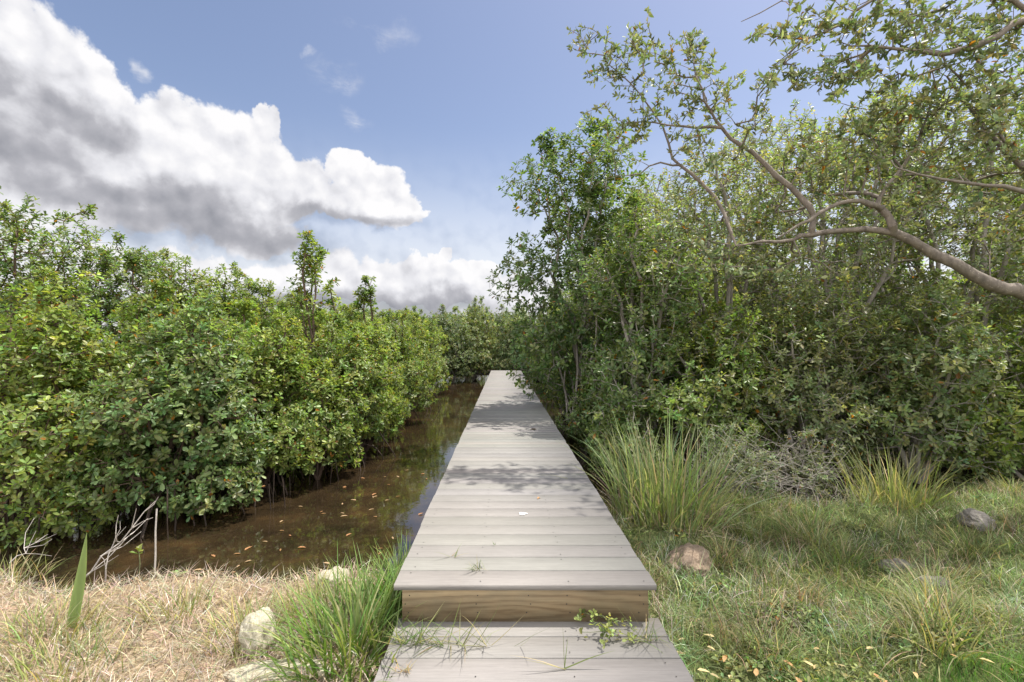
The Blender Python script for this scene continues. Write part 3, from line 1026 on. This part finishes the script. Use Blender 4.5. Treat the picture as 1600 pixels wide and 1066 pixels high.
    V, Q, T = rosettes(rng, off[tips], ax, 5, 8, .070, 'lance', (.205, .225, .115), aspect=.43, spread=(20, 70), back=.085, odd=.012)
    # pairs of leaves further back along the twigs
    seln = np.nonzero(np.arange(len(pos2)) >= n0)[0]
    seln = seln[rng.random(len(seln)) < .85]
    dd = unit(off[seln] - off[par2[seln]] + rng.normal(0, .01, (len(seln), 3)))
    V2, Q2, T2 = rosettes(rng, off[seln], unit(dd + np.array([0, 0, .3])), 2, 3, .066, 'lance', (.200, .218, .112), aspect=.43, spread=(45, 70), back=.04)
    V = np.concatenate([V, V2]); Q = np.concatenate([Q, Q2 + len(V) - len(V2)]); T = np.concatenate([T, T2])
    new_mesh('crown', V, Q, M['olive'], t, tint=T)


overhang()


# ------------------------------------------------------------------ grasses
def blades(rng, base, L, W, az, lean, bend, tint, tvar=.2, lev=4, tipfade=None):
    """curved ribbons, arrays per blade"""
    n = len(base)
    L = np.broadcast_to(L, (n,)); W = np.broadcast_to(W, (n,)); lean = np.broadcast_to(lean, (n,)); bend = np.broadcast_to(bend, (n,))
    h = np.stack([np.cos(az), np.sin(az), np.zeros(n)], 1)
    sa = az + np.pi / 2 + rng.normal(0, .5, n)
    sd = np.stack([np.cos(sa), np.sin(sa), np.zeros(n)], 1)
    p = base.copy()
    rows = []
    for i in range(lev):
        f = i / (lev - 1)
        w = (W * (1 - f) ** .7 * (.75 + .9 * f * (1 - f)) + .0003)[:, None]
        rows.append((p - sd * w * .5, p + sd * w * .5))
        th = lean + bend * f
        st = (L / (lev - 1))[:, None]
        p = p + st * (h * np.sin(th)[:, None] + np.array([[0, 0, 1]]) * np.cos(th)[:, None])
    V = np.stack([q for r in rows for q in r], 1).reshape(-1, 3)
    k = np.array([[2 * i, 2 * i + 1, 2 * i + 3, 2 * i + 2] for i in range(lev - 1)])
    Q = ((np.arange(n) * 2 * lev)[:, None, None] + k[None]).reshape(-1, 4)
    tt = np.asarray(tint, float)
    tt = (tt[None] if tt.ndim == 1 else tt) * np.exp(rng.normal(0, tvar, n))[:, None]
    tt = tt * np.exp(rng.normal(0, .10, (n, 3)))
    return V, Q, np.repeat(tt, 2 * lev, 0)


def join(parts):
    V, Q, T, o = [], [], [], 0
    for v, q, t in parts:
        V.append(v); Q.append(q + o); T.append(t); o += len(v)
    return np.concatenate(V), np.concatenate(Q), np.concatenate(T)


def pick(rng, cols, w, n):
    return np.array(cols)[rng.choice(len(cols), n, p=np.array(w) / sum(w))]


STRAW = [(.39, .315, .235), (.31, .25, .18), (.50, .44, .35), (.35, .31, .255), (.18, .14, .10)]
GREEN = [(.10, .155, .05), (.15, .20, .075), (.19, .22, .095), (.29, .28, .14), (.27, .22, .13)]


def lawn():
    rng = np.random.default_rng(600)
    # dry thatch on the left bank
    n = 25000
    x = rng.uniform(-4.4, -.42, n); y = rng.uniform(1.6, 3.3, n)
    ok = (y + .10 * np.sin(x * 2.1 + 1) < 2.99) & ~((x > -.52) & (y > 1.2))
    x, y = x[ok], y[ok]; n = len(x)
    b_ = np.stack([x, y, height(x, y) - .005 + rng.uniform(0, .03, n)], 1)
    V, Q, T = blades(rng, b_, rng.uniform(.04, .14, n), rng.uniform(.0020, .0048, n), rng.uniform(0, 6.28, n), rng.uniform(.6, 1.6, n), rng.uniform(-.3, 1.6, n), pick(rng, STRAW, (5, 4, 4, 3, 3), n), tvar=.32)
    tag(new_mesh('dry_thatch', V, Q, M['straw'], tint=T), 'mat of dry straw coloured grass covering the left bank', 'dry grass', kind='stuff')
    # thin green grass in the thatch
    n = 2600
    x = rng.uniform(-4.2, -.5, n); y = rng.uniform(1.7, 2.75, n)
    dens = .5 + .5 * np.sin(x * 3.1 + 1.3) * np.cos(y * 4 + x)
    ok = rng.random(n) < dens ** 2
    x, y = x[ok], y[ok]; n = len(x)
    b_ = np.stack([x, y, height(x, y)], 1)
    V, Q, T = blades(rng, b_, rng.uniform(.06, .2, n), rng.uniform(.003, .006, n), rng.uniform(0, 6.28, n), rng.uniform(.2, .9, n), rng.uniform(.2, 1.2, n), pick(rng, GREEN, (3, 4, 4, 3, 1), n))
    tag(new_mesh('sparse_grass', V, Q, M['grass'], tint=T), 'thin green and yellow grass growing through the dry straw on the left', 'grass', kind='stuff')
    # mixed turf of the right bank
    n = 64000
    x = rng.uniform(.68, 6.2, n); y = 1.7 + (rng.random(n) ** 1.25) * 3.0
    ok = (x < (y * 1.15 + .6)) & (y < 4.55 + .12 * np.sin(x * 3)) & ~((x < .76) & (y < 2.26)) & ((y > 1.97 + .16 * sstep(x, 1.5, 2.2) + .03 * np.sin(x * 7)) | (rng.random(n) < .12)) & ~((x > 1.0) & (x < 1.75) & (y > 3.35) & (y < 4.0))
    x, y = x[ok], y[ok]; n = len(x)
    patch = np.array([mnoise.noise(Vector((a * 1.6, b * 2.2, 4.0))) for a, b in zip(x, y)])
    patch2 = np.array([mnoise.noise(Vector((a * 5.5, b * 5.5, 9.0))) for a, b in zip(x, y)])
    dryp = np.clip(.24 + patch * .8 + patch2 * .35, .04, .9)
    isdry = rng.random(n) < dryp
    tint = np.where(isdry[:, None], pick(rng, STRAW, (4, 4, 2, 3, 3), n) * .85, pick(rng, GREEN, (5, 5, 3, 2, 1), n))
    sp = np.array([mnoise.noise(Vector((a * 3.1, b * 3.6, 21.0))) for a, b in zip(x, y)])
    tint = tint * (1 + .75 * sp)[:, None] * np.stack([1 - .25 * sp, np.ones(n), 1 + .35 * sp], 1)
    ln = rng.uniform(.05, .18, n) * (1 + .7 * patch2) * np.where(y < 2.15, .55, 1)
    b_ = np.stack([x, y, height(x, y) - .005], 1)
    V, Q, T = blades(rng, b_, ln, rng.uniform(.0022, .0058, n), rng.uniform(0, 6.28, n), rng.uniform(.15, 1.35, n), rng.uniform(0, 1.9, n), tint, tvar=.36)
    tag(new_mesh('bank_grass', V, Q, M['grass'], tint=T), 'tangled green and straw coloured grass covering the right bank', 'grass', kind='stuff')
    # short mown lawn at the lower right corner
    n = 22000
    x = rng.uniform(.75, 2.9, n); y = rng.uniform(1.55, 2.10, n)
    ok = y < 2.0 + .18 * sstep(x, 1.5, 2.2) + .05 * np.sin(x * 6)
    x, y = x[ok], y[ok]; n = len(x)
    b_ = np.stack([x, y, height(x, y) - .004], 1)
    V, Q, T = blades(rng, b_, rng.uniform(.025, .06, n), rng.uniform(.0018, .003, n), rng.uniform(0, 6.28, n), rng.uniform(0, .8, n), rng.uniform(0, .7, n), pick(rng, [(.085, .19, .035), (.12, .23, .05), (.17, .23, .08)], (4, 4, 1), n))
    tag(new_mesh('lawn_grass', V, Q, M['grass'], tint=T), 'short bright green lawn at the lower right corner', 'lawn', kind='stuff')


lawn()


def clump(name, loc, n, r, L, W, label, cat='grass clump', seed=1, cols=GREEN, w=(5, 4, 2, 1, 1), lean=(.05, .55), bend=(.1, 1.0), group=None, toward=None, squash=1.0):
    rng = np.random.default_rng(seed)
    t = empty(name, loc, label, cat, group)
    a = rng.uniform(0, 6.28, n); q = r * rng.random(n) ** .6
    b_ = np.stack([np.cos(a) * q, np.sin(a) * q * squash, np.zeros(n)], 1)
    az = a + rng.normal(0, .7, n)
    le = rng.uniform(*lean, n) * (.45 + .75 * q / r)
    V, Q, T = blades(rng, b_, rng.uniform(L * .5, L, n), rng.uniform(W * .6, W, n), az, le, rng.uniform(*bend, n), pick(rng, cols, w, n), lev=6)
    new_mesh('blades', V, Q, M['grass'], t, tint=T)
    return t


def gz(x, y):
    return float(height(x, y))


CLG = [(.19, .24, .10), (.26, .30, .14), (.15, .20, .085), (.34, .32, .18), (.38, .33, .22)]
t = clump('grass_clump', (1.36, 3.95, gz(1.36, 3.95) - .03), 470, .42, .98, .0180, 'large tall clump of green grass beside the right edge of the boardwalk', seed=700, cols=CLG, w=(5, 5, 4, 1.3, .8), lean=(.02, .62), bend=(.0, 1.25))
rng1 = np.random.default_rng(701)
n = 420
a = rng1.uniform(0, 6.28, n); q = .44 * rng1.random(n) ** .5
V, Q, T = blades(rng1, np.stack([np.cos(a) * q, np.sin(a) * q, np.zeros(n)], 1), rng1.uniform(.2, .55, n), rng1.uniform(.004, .008, n), a + rng1.normal(0, .6, n), rng1.uniform(.3, 1.2, n), rng1.uniform(.2, 1.5, n), pick(rng1, STRAW, (4, 4, 2, 3, 3), n), lev=6)
new_mesh('dead_blades', V, Q, M['straw'], t, tint=T)
clump('grass_clump', (3.55, 4.30, gz(3.55, 4.3) - .03), 230, .36, .62, .0145, 'smaller pale grass clump on the right bank, right of the bare brush pile', seed=702, cols=[(.19, .21, .085), (.26, .26, .12), (.34, .30, .17), (.14, .17, .06)], w=(4, 3, 2, 2))
clump('grass_clump', (-.70, 2.22, gz(-.7, 2.22) - .01), 560, .27, .43, .0150, 'thick bright green grass clump crowding the left side of the step', seed=703, cols=[(.10, .17, .035), (.14, .21, .05), (.19, .24, .075), (.30, .30, .14)], w=(5, 5, 3, 1), lean=(.1, .95), bend=(.3, 1.4), squash=1.7)
clump('grass_clump', (-.60, 2.72, gz(-.6, 2.72)), 210, .15, .36, .013, 'green grass clump at the waterside corner left of the first deck boards', seed=704, cols=[(.10, .17, .035), (.14, .21, .05), (.19, .24, .075)], w=(5, 5, 3), lean=(.1, .8), bend=(.2, 1.2), squash=1.5)
tufts = [(-1.28, 2.35, 160, .17, 'yellow green grass tuft just left of the cream rock'), (-1.05, 2.62, 150, .15, 'green grass tuft behind the cream rock'),
         (-1.75, 2.55, 90, .14, 'thin grass tuft on the dry bank between the cream rock and the broad blade'), (-2.25, 2.30, 170, .2, 'loose grass tuft around the foot of the broad green blade'),
         (-2.75, 2.85, 70, .1, 'small grass tuft on the bank edge at the far left'), (-1.95, 2.05, 120, .18, 'pale grass tuft at the bottom left of the dry bank'), (-3.1, 2.95, 120, .16, 'wispy grey green grass tuft at the left edge by the water')]
for i, (x, y, n, r, lab) in enumerate(tufts):
    clump('grass_tuft', (x, y, gz(x, y)), int(n * 1.1), r * 1.15, .22, .0075, lab, 'grass tuft', seed=720 + i, cols=[(.16, .2, .06), (.24, .25, .09), (.36, .33, .16), (.42, .33, .19)], w=(4, 4, 3, 2), lean=(.2, 1.0), bend=(.2, 1.2))


rng5 = np.random.default_rng(750)
bt = []
for i in range(34):
    if i < 3:
        o = clump('grass_tuft', (0, 0, 0), 110, .12, .30, .0065, 'ragged tuft of longer grass in the tangled right bank', 'grass tuft', seed=751 + i, cols=[(.12, .17, .05), (.17, .21, .07), (.26, .26, .12), (.36, .30, .17)], w=((5, 4, 2, 1), (3, 4, 3, 2), (2, 3, 4, 5))[i],
                  lean=(.2, 1.1), bend=(.3, 1.7), group='ragged grass tufts on the right bank')
        bt.append(o)
    else:
        o = copy_tree(bt[i % 3])
    y_ = rng5.uniform(2.15, 4.3); x_ = rng5.uniform(.95, 1.1 * y_ + .3)
    if 1.0 < x_ < 1.8 and 3.3 < y_ < 4.3:
        x_ += .9
    o.location = (x_, y_, gz(x_, y_) - .01); o.rotation_euler = (0, 0, rng5.uniform(0, 6.28)); q_ = rng5.uniform(.6, 1.25); o.scale = (q_, q_, q_)


def strands(name, x, y, z, n, L, label, seed, spread=.05, cols=((.09, .13, .04), (.14, .18, .06), (.26, .24, .12)), lean=(.5, 1.4), W=.005, bend=(-.3, .8), azr=(0, 6.28)):
    rng = np.random.default_rng(seed)
    t = empty(name, (x, y, z), label, 'weed')
    b_ = np.stack([rng.normal(0, spread, n), rng.normal(0, .006, n), np.zeros(n)], 1)
    V, Q, T = blades(rng, b_, rng.uniform(L * .45, L, n), rng.uniform(W * .6, W, n), rng.uniform(*azr, n), rng.uniform(*lean, n), rng.uniform(*bend, n), pick(rng, cols, np.ones(len(cols)), n), lev=6)
    V[:, 2] = np.maximum(V[:, 2], .003)
    new_mesh('blades', V, Q, M['grass'], t, tint=T)
    return t


def deckpt(px, py, z):
    d = F * (CZ - z) / (py - VY)
    return (px - VX) / F * d, d


x, y = deckpt(748, 891, 0); strands('grass_sprig', x, y, 0, 16, .11, 'small green grass sprig growing from the second deck board gap', 740, .025)
x, y = deckpt(710, 871, 0); strands('grass_sprig', x, y, 0, 5, .12, 'thin pale grass sprig in a deck board gap farther up the boardwalk', 741, .012, lean=(.7, 1.2))
x, y = deckpt(772, 852, 0); strands('grass_sprig', x, y, 0, 3, .03, 'tiny grass sprig in a deck gap right of the thin pale one', 742, .004, lean=(0, .5))
x, y = deckpt(735, 1011, -.184); strands('grass_sprig', x, y, -.184, 30, .24, 'spreading green grass sprig lying over the left half of the step', 743, .09, W=.006)
x, y = deckpt(640, 1006, -.184); strands('grass_sprig', x, y, -.184, 60, .20, 'dense grass sprig spilling onto the left end of the step', 744, .07, W=.006)
x, y = deckpt(632, 1050, -.184); strands('grass_sprig', x, y, -.184, 26, .07, 'small brown dried grass sprig at the left end of the step', 745, .02, cols=((.30, .2, .1), (.38, .28, .15)), W=.004)
x, y = deckpt(1005, 1002, -.184); strands('grass_sprig', x, y, -.184, 30, .20, 'tangled green grass sprig at the right end of the step', 746, .05, W=.005)
x, y = deckpt(882, 1046, -.184)
strands('grass_sprig', x, y, -.184, 2, .24, 'two long grass blades lying spread apart on the middle of the step', 747, .004, W=.009, lean=(1.15, 1.25), bend=(.2, .4), azr=(3.0, 3.3))
o = bpy.data.objects[[o.name for o in C.objects if o.get('label', '').startswith('two long')][0]]
rng2 = np.random.default_rng(748)
V, Q, T = blades(rng2, np.zeros((3, 3)), np.array([.22, .17, .12]), np.array([.009, .004, .004]), np.array([.05, 1.7, 1.0]), np.array([1.15, .15, .25]), np.array([.25, .05, .1]), (.12, .16, .05), lev=6)
V[:, 2] = np.maximum(V[:, 2], .003)
new_mesh('blades', V, Q, M['grass'], o, tint=T)


# broadleaf weeds
def weed(name, loc, n, r, h, leaf, tint, label, seed, group=None, cat='weed'):
    rng = np.random.default_rng(seed)
    t = empty(name, loc, label, cat, group)
    a = rng.uniform(0, 6.28, n); q = r * rng.random(n) ** .7
    tips = np.stack([np.cos(a) * q, np.sin(a) * q, h * (1 - .6 * q / r) * rng.uniform(.5, 1.1, n)], 1)
    pos, par, tp = grow(rng, np.zeros((1, 3)), np.array([-1]), tips, seg=.06)
    V, Q = tubes(pos, par, pipe(pos, par, tp, .0012, .4), 4)
    new_mesh('stems', V, Q, M['weed_stem'], t)
    ax = unit(unit(pos[tp] - pos[par[tp]]) * .5 + np.array([0, 0, 1.]))
    V, Q, T = rosettes(rng, pos[tp], ax, 3, 6, leaf, 'obovate', tint, aspect=.58, spread=(40, 85), back=.02, odd=.03)
    new_mesh('leaves', V, Q, M['grass'], t, tint=T)
    return t


M['weed_stem'] = bark_mat('green stem', (.10, .13, .05), (.17, .17, .08))
x, y = deckpt(942, 985, -.184)
weed('leafy_weed', (x, y, -.184), 34, .15, .085, .032, (.21, .24, .07), 'leafy yellow green weed growing out of the step against the wooden riser', 760)
pw = []
rng3 = np.random.default_rng(765)
for i in range(44):
    if i < 3:
        o = weed('broadleaf_weed', (0, 0, 0), 16, .085, .055, .026, [(.17, .21, .07), (.23, .24, .09), (.15, .20, .07)][i], 'low yellow green broadleaf weed in the right bank grass', 766 + i, 'broadleaf weeds in the right bank grass')
        pw.append(o)
    else:
        o = copy_tree(pw[i % 3])
    y_ = 1.95 + .55 * rng3.random() ** 1.5 if i < 27 else rng3.uniform(2.5, 4.2)
    x_ = rng3.uniform(.85, .95 * y_ + .4)
    o.location = (x_, y_, gz(x_, y_)); o.rotation_euler = (0, 0, rng3.uniform(0, 6.28)); s = rng3.uniform(.8, 1.5); o.scale = (s, s, s)


# fallen leaves, one object each
def fallen(n, place, tints, label, group, seed, L=.06, mat='straw', lift=.004):
    rng = np.random.default_rng(seed)
    meshes = []
    for i in range(n):
        x, y, z = place(rng)
        if i < 4:
            V, Q = leaves(np.zeros((1, 3)), np.array([[1., 0, .06]]), np.array([[0, 0, 1.]]), L, L * .38, fold=.3, droop=.1)
            V[:, 2] -= V[:, 2].min()
            o = new_mesh('fallen_leaf', V, Q, M[mat], tint=np.array(tints[i % len(tints)]))
            meshes.append(o)
        else:
            o = meshes[i % len(meshes)].copy()
            C.objects.link(o)
        tag(o, label, 'leaf', group)
        o.location = (x, y, z + lift); o.rotation_euler = (rng.normal(0, .06), rng.normal(0, .06), rng.uniform(0, 6.28))
        s = rng.uniform(.55, 1.2); o.scale = (s, s, s)


def on_water(rng):
    while True:
        y = 3.25 + 3.2 * rng.random() ** 1.6
        x = rng.uniform(-2.4, -.6)
        if x > -2.5 + (y - 3.4) * .25 and gz(x, y) < WZ - .03:
            return x, y, WZ


fallen(64, on_water, [(.36, .19, .09), (.34, .24, .14), (.42, .29, .17), (.26, .15, .07)], 'orange brown leaf floating on the brown creek water', 'leaves floating on the creek', 800, .062)


def on_bank(rng):
    y = 1.98 + .35 * rng.random() ** 1.5
    x = rng.uniform(.85, 2.3)
    return x, y, gz(x, y) + .035


fallen(34, on_bank, [(.50, .36, .18), (.44, .27, .13), (.58, .47, .25), (.40, .33, .18)], 'dry tan leaf lying on the grass at the lower right', 'dry leaves on the right grass', 801, .055)


def on_deck(px, py, s, col, lab, seed):
    x, y = deckpt(px, py, 0)
    V, Q = leaves(np.zeros((1, 3)), np.array([[1., 0, .1]]), np.array([[0, 0, 1.]]), s, s * .4, fold=.4)
    V[:, 2] -= V[:, 2].min()
    o = new_mesh('fallen_leaf', V, Q, M['straw'], tint=np.array(col))
    o.location = (x, y, .003); o.rotation_euler = (0, 0, seed)
    tag(o, lab, 'leaf')


on_deck(828, 672, .09, (.10, .07, .05), 'dark curled leaf on the boardwalk in the far tree shadow', .2)
on_deck(840, 781, .05, (.42, .24, .12), 'orange leaf on the boardwalk in the near tree shadow', 1.2)
on_deck(852, 636, .07, (.16, .12, .09), 'dark leaf on the sunny stretch of the distant boardwalk', 2.2)


def dropping():
    x, y = deckpt(817, 803.5, 0)
    rng = np.random.default_rng(5)
    V = [(0, 0, .004)]; Q = []
    n = 16
    for i in range(n):
        a = i / n * 2 * math.pi
        r = .021 * (1 + .35 * math.sin(3 * a + 1) + rng.normal(0, .12))
        V.append((r * 1.3 * math.cos(a), r * math.sin(a), .0018))
    T = [(0, 1 + i, 1 + (i + 1) % n) for i in range(n)]
    o = new_mesh('bird_dropping', np.array(V), np.array(T), M['white'])
    o.location = (x, y, .002)
    tag(o, 'white bird dropping splashed on the deck boards by the tree shadow', 'bird dropping')


dropping()


# ------------------------------------------------------------------ rocks
def rock(name, x, y, s, mat, label, seed, sink=.3, z=None, rough=.28):
    import bmesh
    bm = bmesh.new()
    bmesh.ops.create_icosphere(bm, subdivisions=5, radius=1)
    off = Vector((seed * 3.1, seed * 1.7, 0))
    for v in bm.verts:
        c = v.co.copy()
        # flat chipped facets by snapping to a cell direction, then finer noise
        d = mnoise.noise(c * 1.1 + off) * rough + mnoise.noise(c * 2.6 + off) * rough * .45
        cell = mnoise.cell(c * 2.1 + off)
        d += (cell - .5) * .07 + mnoise.noise(c * 7 + off) * .05 + mnoise.noise(c * 18 + off) * .02
        v.co = c * (1 + d)
    for f in bm.faces:
        f.smooth = True
    me = bpy.data.meshes.new(name)
    bm.to_mesh(me); bm.free()
    me.materials.append(M[mat])
    o = bpy.data.objects.new(name, me)
    C.objects.link(o)
    o.scale = s
    o.location = (x, y, (gz(x, y) if z is None else z) + s[2] * (1 - 2 * sink))
    o.rotation_euler = (0, 0, seed)
    return tag(o, label, 'rock')


x, y = deckpt(1083, 885, -.34); rock('rock', x, y + .05, (.20, .14, .085), 'stone_brown', 'rounded brown rock at the foot of the tall grass clump', 1.0, .34)
x, y = deckpt(398, 1015, -.33); rock('rock', x, y + .04, (.10, .085, .11), 'stone_cream', 'pitted cream rock standing in the dry grass on the left', 2.3, .2)
x, y = deckpt(520, 918, -.38); rock('rock', x, y + .02, (.085, .08, .06), 'stone_cream', 'small pale rock at the water edge left of the boardwalk', 3.6, .3)
x, y = deckpt(1525, 822, -.28); rock('rock', x, y, (.13, .10, .065), 'stone_grey', 'grey rock on the far right of the bank below the shrubs', 4.4, .46)
x, y = deckpt(1462, 898, -.28); rock('rock', x, y, (.085, .06, .055), 'stone_grey', 'small grey rock half hidden in the middle of the right bank grass', 5.7, .45)
x, y = deckpt(1400, 868, -.28); rock('rock', x, y, (.11, .07, .045), 'stone_grey', 'flat dark grey rock in grass left of the small half hidden one', 6.1, .47)
x, y = deckpt(440, 1058, -.335); rock('stone_slab', x, y, (.24, .075, .035), 'stone_cream', 'flat white stone slab at the bottom edge left of the step', .1, .3, rough=.12)


# ------------------------------------------------------------------ dead twigs, stick, blade, seedlings, brush
def twig_obj(name, paths, label, cat, mat='bark_dead', origin=None):
    p_, pa_, ra_ = poly_nodes(paths)
    o0 = np.array(paths[0][0][0]) if origin is None else origin
    V, Q = tubes(p_ - o0, pa_, ra_, 6)
    o = new_mesh(name, V, Q, M[mat], smooth=True, loc=tuple(o0))
    return tag(o, label, cat)


def branchy(rng, p0, p1, r, n, ln):
    paths = []
    pts = [p0 * (1 - f) + p1 * f + rng.normal(0, .012, 3) * (0 < f < 1) for f in np.linspace(0, 1, 7)]
    paths.append((pts, r, r * .35))
    for i in range(n):
        f = rng.uniform(.25, .95)
        b_ = pts[int(f * 6)]
        d = unit(p1 - p0) + rng.normal(0, .55, 3); d[2] += .35
        e = b_ + unit(d) * ln * rng.uniform(.4, 1)
        mid = (b_ + e) / 2 + rng.normal(0, .012, 3)
        paths.append(([b_, mid, e], r * .5, r * .22))
    return paths


rng4 = np.random.default_rng(900)
twig_obj('dead_branch', branchy(rng4, P(120, 912, 2.98), P(243, 783, 3.1), .0065, 9, .28), 'pale bare dead branch leaning up from the left bank edge', 'branch')
twig_obj('dead_branch', branchy(rng4, P(165, 908, 3.0), P(185, 805, 3.05), .0045, 4, .2), 'thin upright bare dead twig left of the straight stick', 'branch')
twig_obj('dead_branch', branchy(rng4, P(15, 880, 3.0), P(75, 835, 3.15), .004, 6, .2), 'small bare dead twig at the left edge by the water', 'branch')
twig_obj('stick', [([P(241, 908, 2.95), P(243, 870, 2.96), P(243, 830, 2.97), P(245, 795, 2.98)], .0055, .0045)], 'straight pale stick standing upright at the water edge', 'stick')


def blade_plant():
    b0 = P(112, 985, 2.38); b0[2] = gz(b0[0], b0[1]) - .01
    top = P(135, 832, 2.45)
    n = 12
    V, Q = [], []
    for i in range(n):
        f = i / (n - 1)
        c = b0 * (1 - f) + top * f + np.array([.012 * math.sin(f * 3), 0, 0])
        w = .034 * (1 - f ** 2.6) * (.75 + .6 * f * (1 - f) * 1.3) + .001
        for (u, v) in ((-1, -.3), (0, .25), (1, -.3)):
            V.append(c - b0 + np.array([u * w, v * w, 0]))
    for i in range(n - 1):
        for k in range(2):
            Q.append((i * 3 + k, i * 3 + k + 1, (i + 1) * 3 + k + 1, (i + 1) * 3 + k))
    t = np.tile(np.array([.20, .27, .09]), (len(V), 1))
    o = new_mesh('blade_plant', V, Q, M['grass'], tint=t, smooth=True, loc=tuple(b0))
    tag(o, 'single broad upright green blade standing in the dry grass on the left', 'plant')


blade_plant()


def seedling(px, py, d, h, n, lab, seed):
    rng = np.random.default_rng(seed)
    b0 = P(px, py, d)
    t = empty('mangrove_seedling', tuple(b0), lab, 'seedling')
    pts = [np.zeros(3), np.array([.012, 0, h * .5]), np.array([.004, 0, h])]
    p_, pa_, ra_ = poly_nodes([(pts, .004, .003)])
    V, Q = tubes(p_, pa_, ra_, 6)
    new_mesh('stem', V, Q, M['weed_stem'], t, smooth=True)
    V, Q, T = rosettes(rng, np.array([pts[-1], pts[-1] - [0, 0, .02]]), np.array([[0, 0, 1.], [0, 0, 1.]]), n, n, .065, 'obovate', (.15, .21, .05), spread=(35, 75), back=.02, odd=0)
    new_mesh('leaves', V, Q, M['leaf'], t, tint=T)


seedling(216, 905, 3.15, .20, 4, 'small bright mangrove seedling on a thin stem left of the straight stick', 910)
seedling(278, 905, 2.98, .045, 3, 'tiny mangrove seedling at the bank edge right of the straight stick', 911)


def brush():
    rng = np.random.default_rng(920)
    t = empty('brush_pile', (2.72, 4.75, gz(2.72, 4.75)), 'heap of grey bare dead twigs on the right bank behind the grass', 'brush pile')
    paths = []
    for i in range(620):
        a = rng.uniform(0, 6.28); q = rng.random() ** .6
        p0 = np.array([math.cos(a) * q * .95, math.sin(a) * q * .48, rng.uniform(0, .62) * (1 - .5 * q)])
        b_ = rng.uniform(0, 6.28)
        e = p0 + np.array([math.cos(b_), math.sin(b_) * .7, rng.normal(.1, .45)]) * rng.uniform(.15, .5)
        e[2] = max(e[2], -.02)
        m_ = (p0 + e) / 2 + rng.normal(0, .04, 3)
        paths.append(([p0, m_, e], rng.uniform(.0012, .0034), .0010))
    p_, pa_, ra_ = poly_nodes(paths)
    V, Q = tubes(p_, pa_, ra_, 4)
    new_mesh('twigs', V, Q, M['bark_grey'], t, smooth=True)


brush()
mangrove('scrub_bush', 2.35, 4.75, .28, .42, 'small grey green fine leaved scrub bush in front of the bare brush pile', 'scrub bush', seed=930, tint=(.20, .225, .125), leaf=.036, nleaf=2200, bark='bark_grey', z0=-.42, base=-.45, lobes=7, sprigs=5, rtip=.0015)
mangrove('scrub_bush', 3.05, 4.85, .22, .40, 'small grey green scrub bush between the bare brush pile and the pale grass clump', 'scrub bush', seed=931, tint=(.21, .225, .115), leaf=.036, nleaf=2000, bark='bark_grey', z0=-.42, base=-.45, lobes=7, sprigs=5, rtip=.0015, bare=.2)
